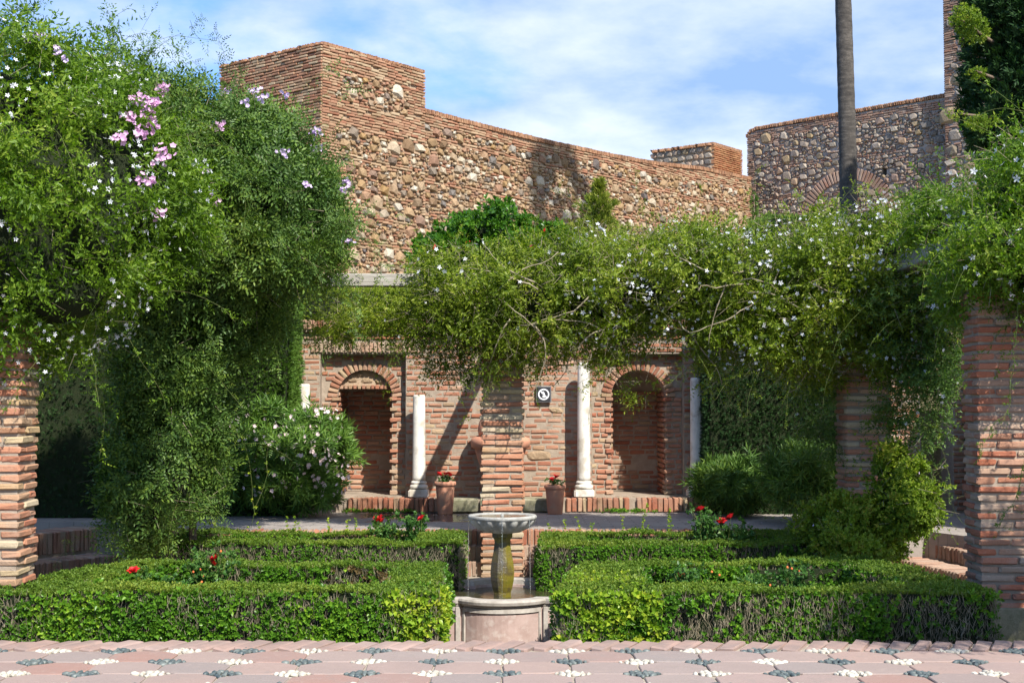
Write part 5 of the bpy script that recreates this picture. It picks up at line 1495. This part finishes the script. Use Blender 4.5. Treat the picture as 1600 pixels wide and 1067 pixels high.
def conifer(name, px, yt, yb, Y, wpx, label, mat, n, rs, rag=.3):
    rg = np.random.RandomState(rs); zt, zb = Z_at(yt, Y), UPZ; x = X_at(px, Y); hw = wpx/2*Y/F
    zv = Z_at(yb, Y); t_ = rg.rand(n)**.8; z = zb + (zt-zb)*(1-t_); r0 = np.clip((zt-z)/(zt-zv), 0, 1.6)*hw
    lay_ = .68+.42*np.sin(z*16+rg.rand(n)*.9); a = rg.rand(n)*2*PI; rr4 = r0*lay_*(rg.rand(n)**.35)*(1+rag*(rg.rand(n)-.5)) + .01
    P = np.c_[np.cos(a)*rr4, np.sin(a)*rr4, z-zb]; D = np.c_[np.cos(a), np.sin(a), np.full(n, .9)]+rg.normal(size=(n,3))*.25
    e = empty(name, (x, Y, zb), 0, label, 'tree'); scatter('crown', TPL['needle'], P, D, rg.uniform(.08,.14,n)*(hw/.3)**.3, mat, e, rg)
    obj('trunk', lathe_mesh('trunk', [(.05,0),(.03,(zt-zb)*.5),(.008,zt-zb-.05)], 8), M_bark, e); return e
conifer('young_conifer', 937, 284, 372, 22, 96, 'young yellowish conifer standing in front of the long fortress wall', L_con, 3000, 51, 1.3)
conifer('small_cypress', 1181, 301, 350, 30, 22, 'tiny slender cypress at the far end of the long wall', L_cyp2, 900, 52, .1)
# dark cypress at top right
mY = Mass([blob(1580,120,22,62,150,.9), blob(1555,190,22,40,50,.6), blob(1550,40,22,34,70,.6), blob(1620,20,22,85,150,1.1), blob(1600,220,22,48,60,.7), blob(1555,60,21.8,30,60,.4), blob(1660,160,22,90,170,1.1)], amp=.30, freq=2.0, seed=24)
eY = plant('cypress_tree', (X_at(1640,22), 22, UPZ), 'dark green cypress in the top right corner before the tall tower', 'tree', mY, 10000, 'needle', (.16,.26), L_cyp, 24, .45, 0, .8, .15, up=.5)
bm = bmesh.new(); tube_bm(bm, [(0,0,0),(.03,0,3),(0,0,6.2)], [.17,.13,.08], 10); obj('trunk', bm_mesh(bm,'trunk',True), M_bark, eY)
mY2 = Mass([blob(1503,28,21,18,20,.2), blob(1522,48,21,20,14,.25), blob(1495,182,21,22,8,.15), blob(1528,192,21,24,10,.2), blob(1530,108,21,14,8,.15)], amp=.16, freq=3.2, seed=25)
rg = np.random.RandomState(25); P, G = mY2.shell(800, .4, rg)
scatter('light_sprays', TPL['rosette'], P-np.array(eY.location), G+rg.normal(size=G.shape)*.5, rg.uniform(.035,.06,len(P)), L_mound, eY, rg)
bm = bmesh.new()
for a_, b_ in (((1500,30),(1600,110)), ((1500,178),(1600,200)), ((1522,110),(1600,150))):
    p, q = at(*a_,21)-Vector(eY.location), at(*b_,22)-Vector(eY.location); tube_bm(bm, [p, (p+q)/2+Vector((0,0,.05)), q], [.015,.03,.045], 6)
obj('branch', bm_mesh(bm,'branch',True), M_bark, eY)

# ================================================================== PALM
pyY = 25.3; pX = X_at(1327, pyY); PZ = 16.6
pm = empty('palm_tree', (pX, pyY, UPZ), 0, 'tall slender palm trunk rising out of the top of the frame', 'palm tree')
t = NT('palm_bark')
mpn = t.n.new('ShaderNodeMapping'); mpn.inputs['Scale'].default_value = (1,1,5); t.l.new(t.pos(), mpn.inputs[0])
g = t.noise(3, 8, .75, mpn.outputs[0]); g = t.math('ADD', t.math('MULTIPLY', g, .6), t.math('MULTIPLY', t.noise(9, 7, .75), .4)); c = t.ramp(g, [(.34,(.022,.019,.017)),(.5,(.06,.052,.045)),(.68,(.15,.13,.11))])
t.color(c); t.rough(.95); t.bump(g, .9, .03)
bm = bmesh.new(); pts, rad = [], []
N = 90
for i in range(N):
    k = i/(N-1); z = (PZ-UPZ)*k
    xo = (.035*math.sin(k*7) - .05*k); pts.append((xo, 0, z)); rad.append((.168-.045*k)*(1.0+.035*(i % 2)) + (.05*max(0, 1-k*12)))
tube_bm(bm, pts, rad, 18); obj('trunk', bm_mesh(bm,'trunk',True), t.m, pm)
rg = np.random.RandomState(9); A, B, LP, LD, LS = [], [], [], [], []
top = np.array([pts[-1][0], 0, PZ-UPZ])
for i in range(46):
    az = i*2.4; el = 1.2 - 2.1*(i/46.); d = np.array([math.cos(az)*math.cos(el), math.sin(az)*math.cos(el), math.sin(el)])
    q = top + d*rg.uniform(.75,1.0); A.append(top); B.append(q); LP.append(q); LD.append(d+np.array([0,0,-.35])); LS.append(rg.uniform(.65,.85))
sticks('leaf_stalks', A, B, .018, M_greenstem, pm, None)
scatter('fronds', TPL['palm'], np.array(LP), np.array(LD), np.array(LS), L_palm, pm, rg)

# ================================================================== small litter
rg = np.random.RandomState(77); n = 160
P = np.c_[rg.uniform(-3.4,3.6,n), rg.uniform(14.8,17.1,n), np.full(n, TZ-.012)]
o = scatter('fallen_petals', [star_template(3,.5,.4,.1)], P, np.c_[rg.normal(size=(n,2))*.2, np.ones(n)], rg.uniform(.015,.03,n), F_palepink, None, rg); o['label'] = 'pale fallen petals scattered on the grey terrace'
n = 130; P = np.c_[rg.uniform(-2.1,-1.2,n), rg.normal(size=n)*.06+17.15, np.full(n, TZ)]
P2 = np.c_[rg.normal(size=n)*.16+1.45, rg.normal(size=n)*.05+17.18, np.full(n, TZ)]
o = scatter('weeds', TPL['rosette'], np.concatenate([P,P2]), rg.normal(size=(2*n,3))*.5+np.array([0,0,1]), rg.uniform(.02,.05,2*n), L_box, None, rg); o['label'] = 'bright green weeds along the foot of the fountain wall'
print('TRIS', sum(len(m.polygons) for m in bpy.data.meshes))
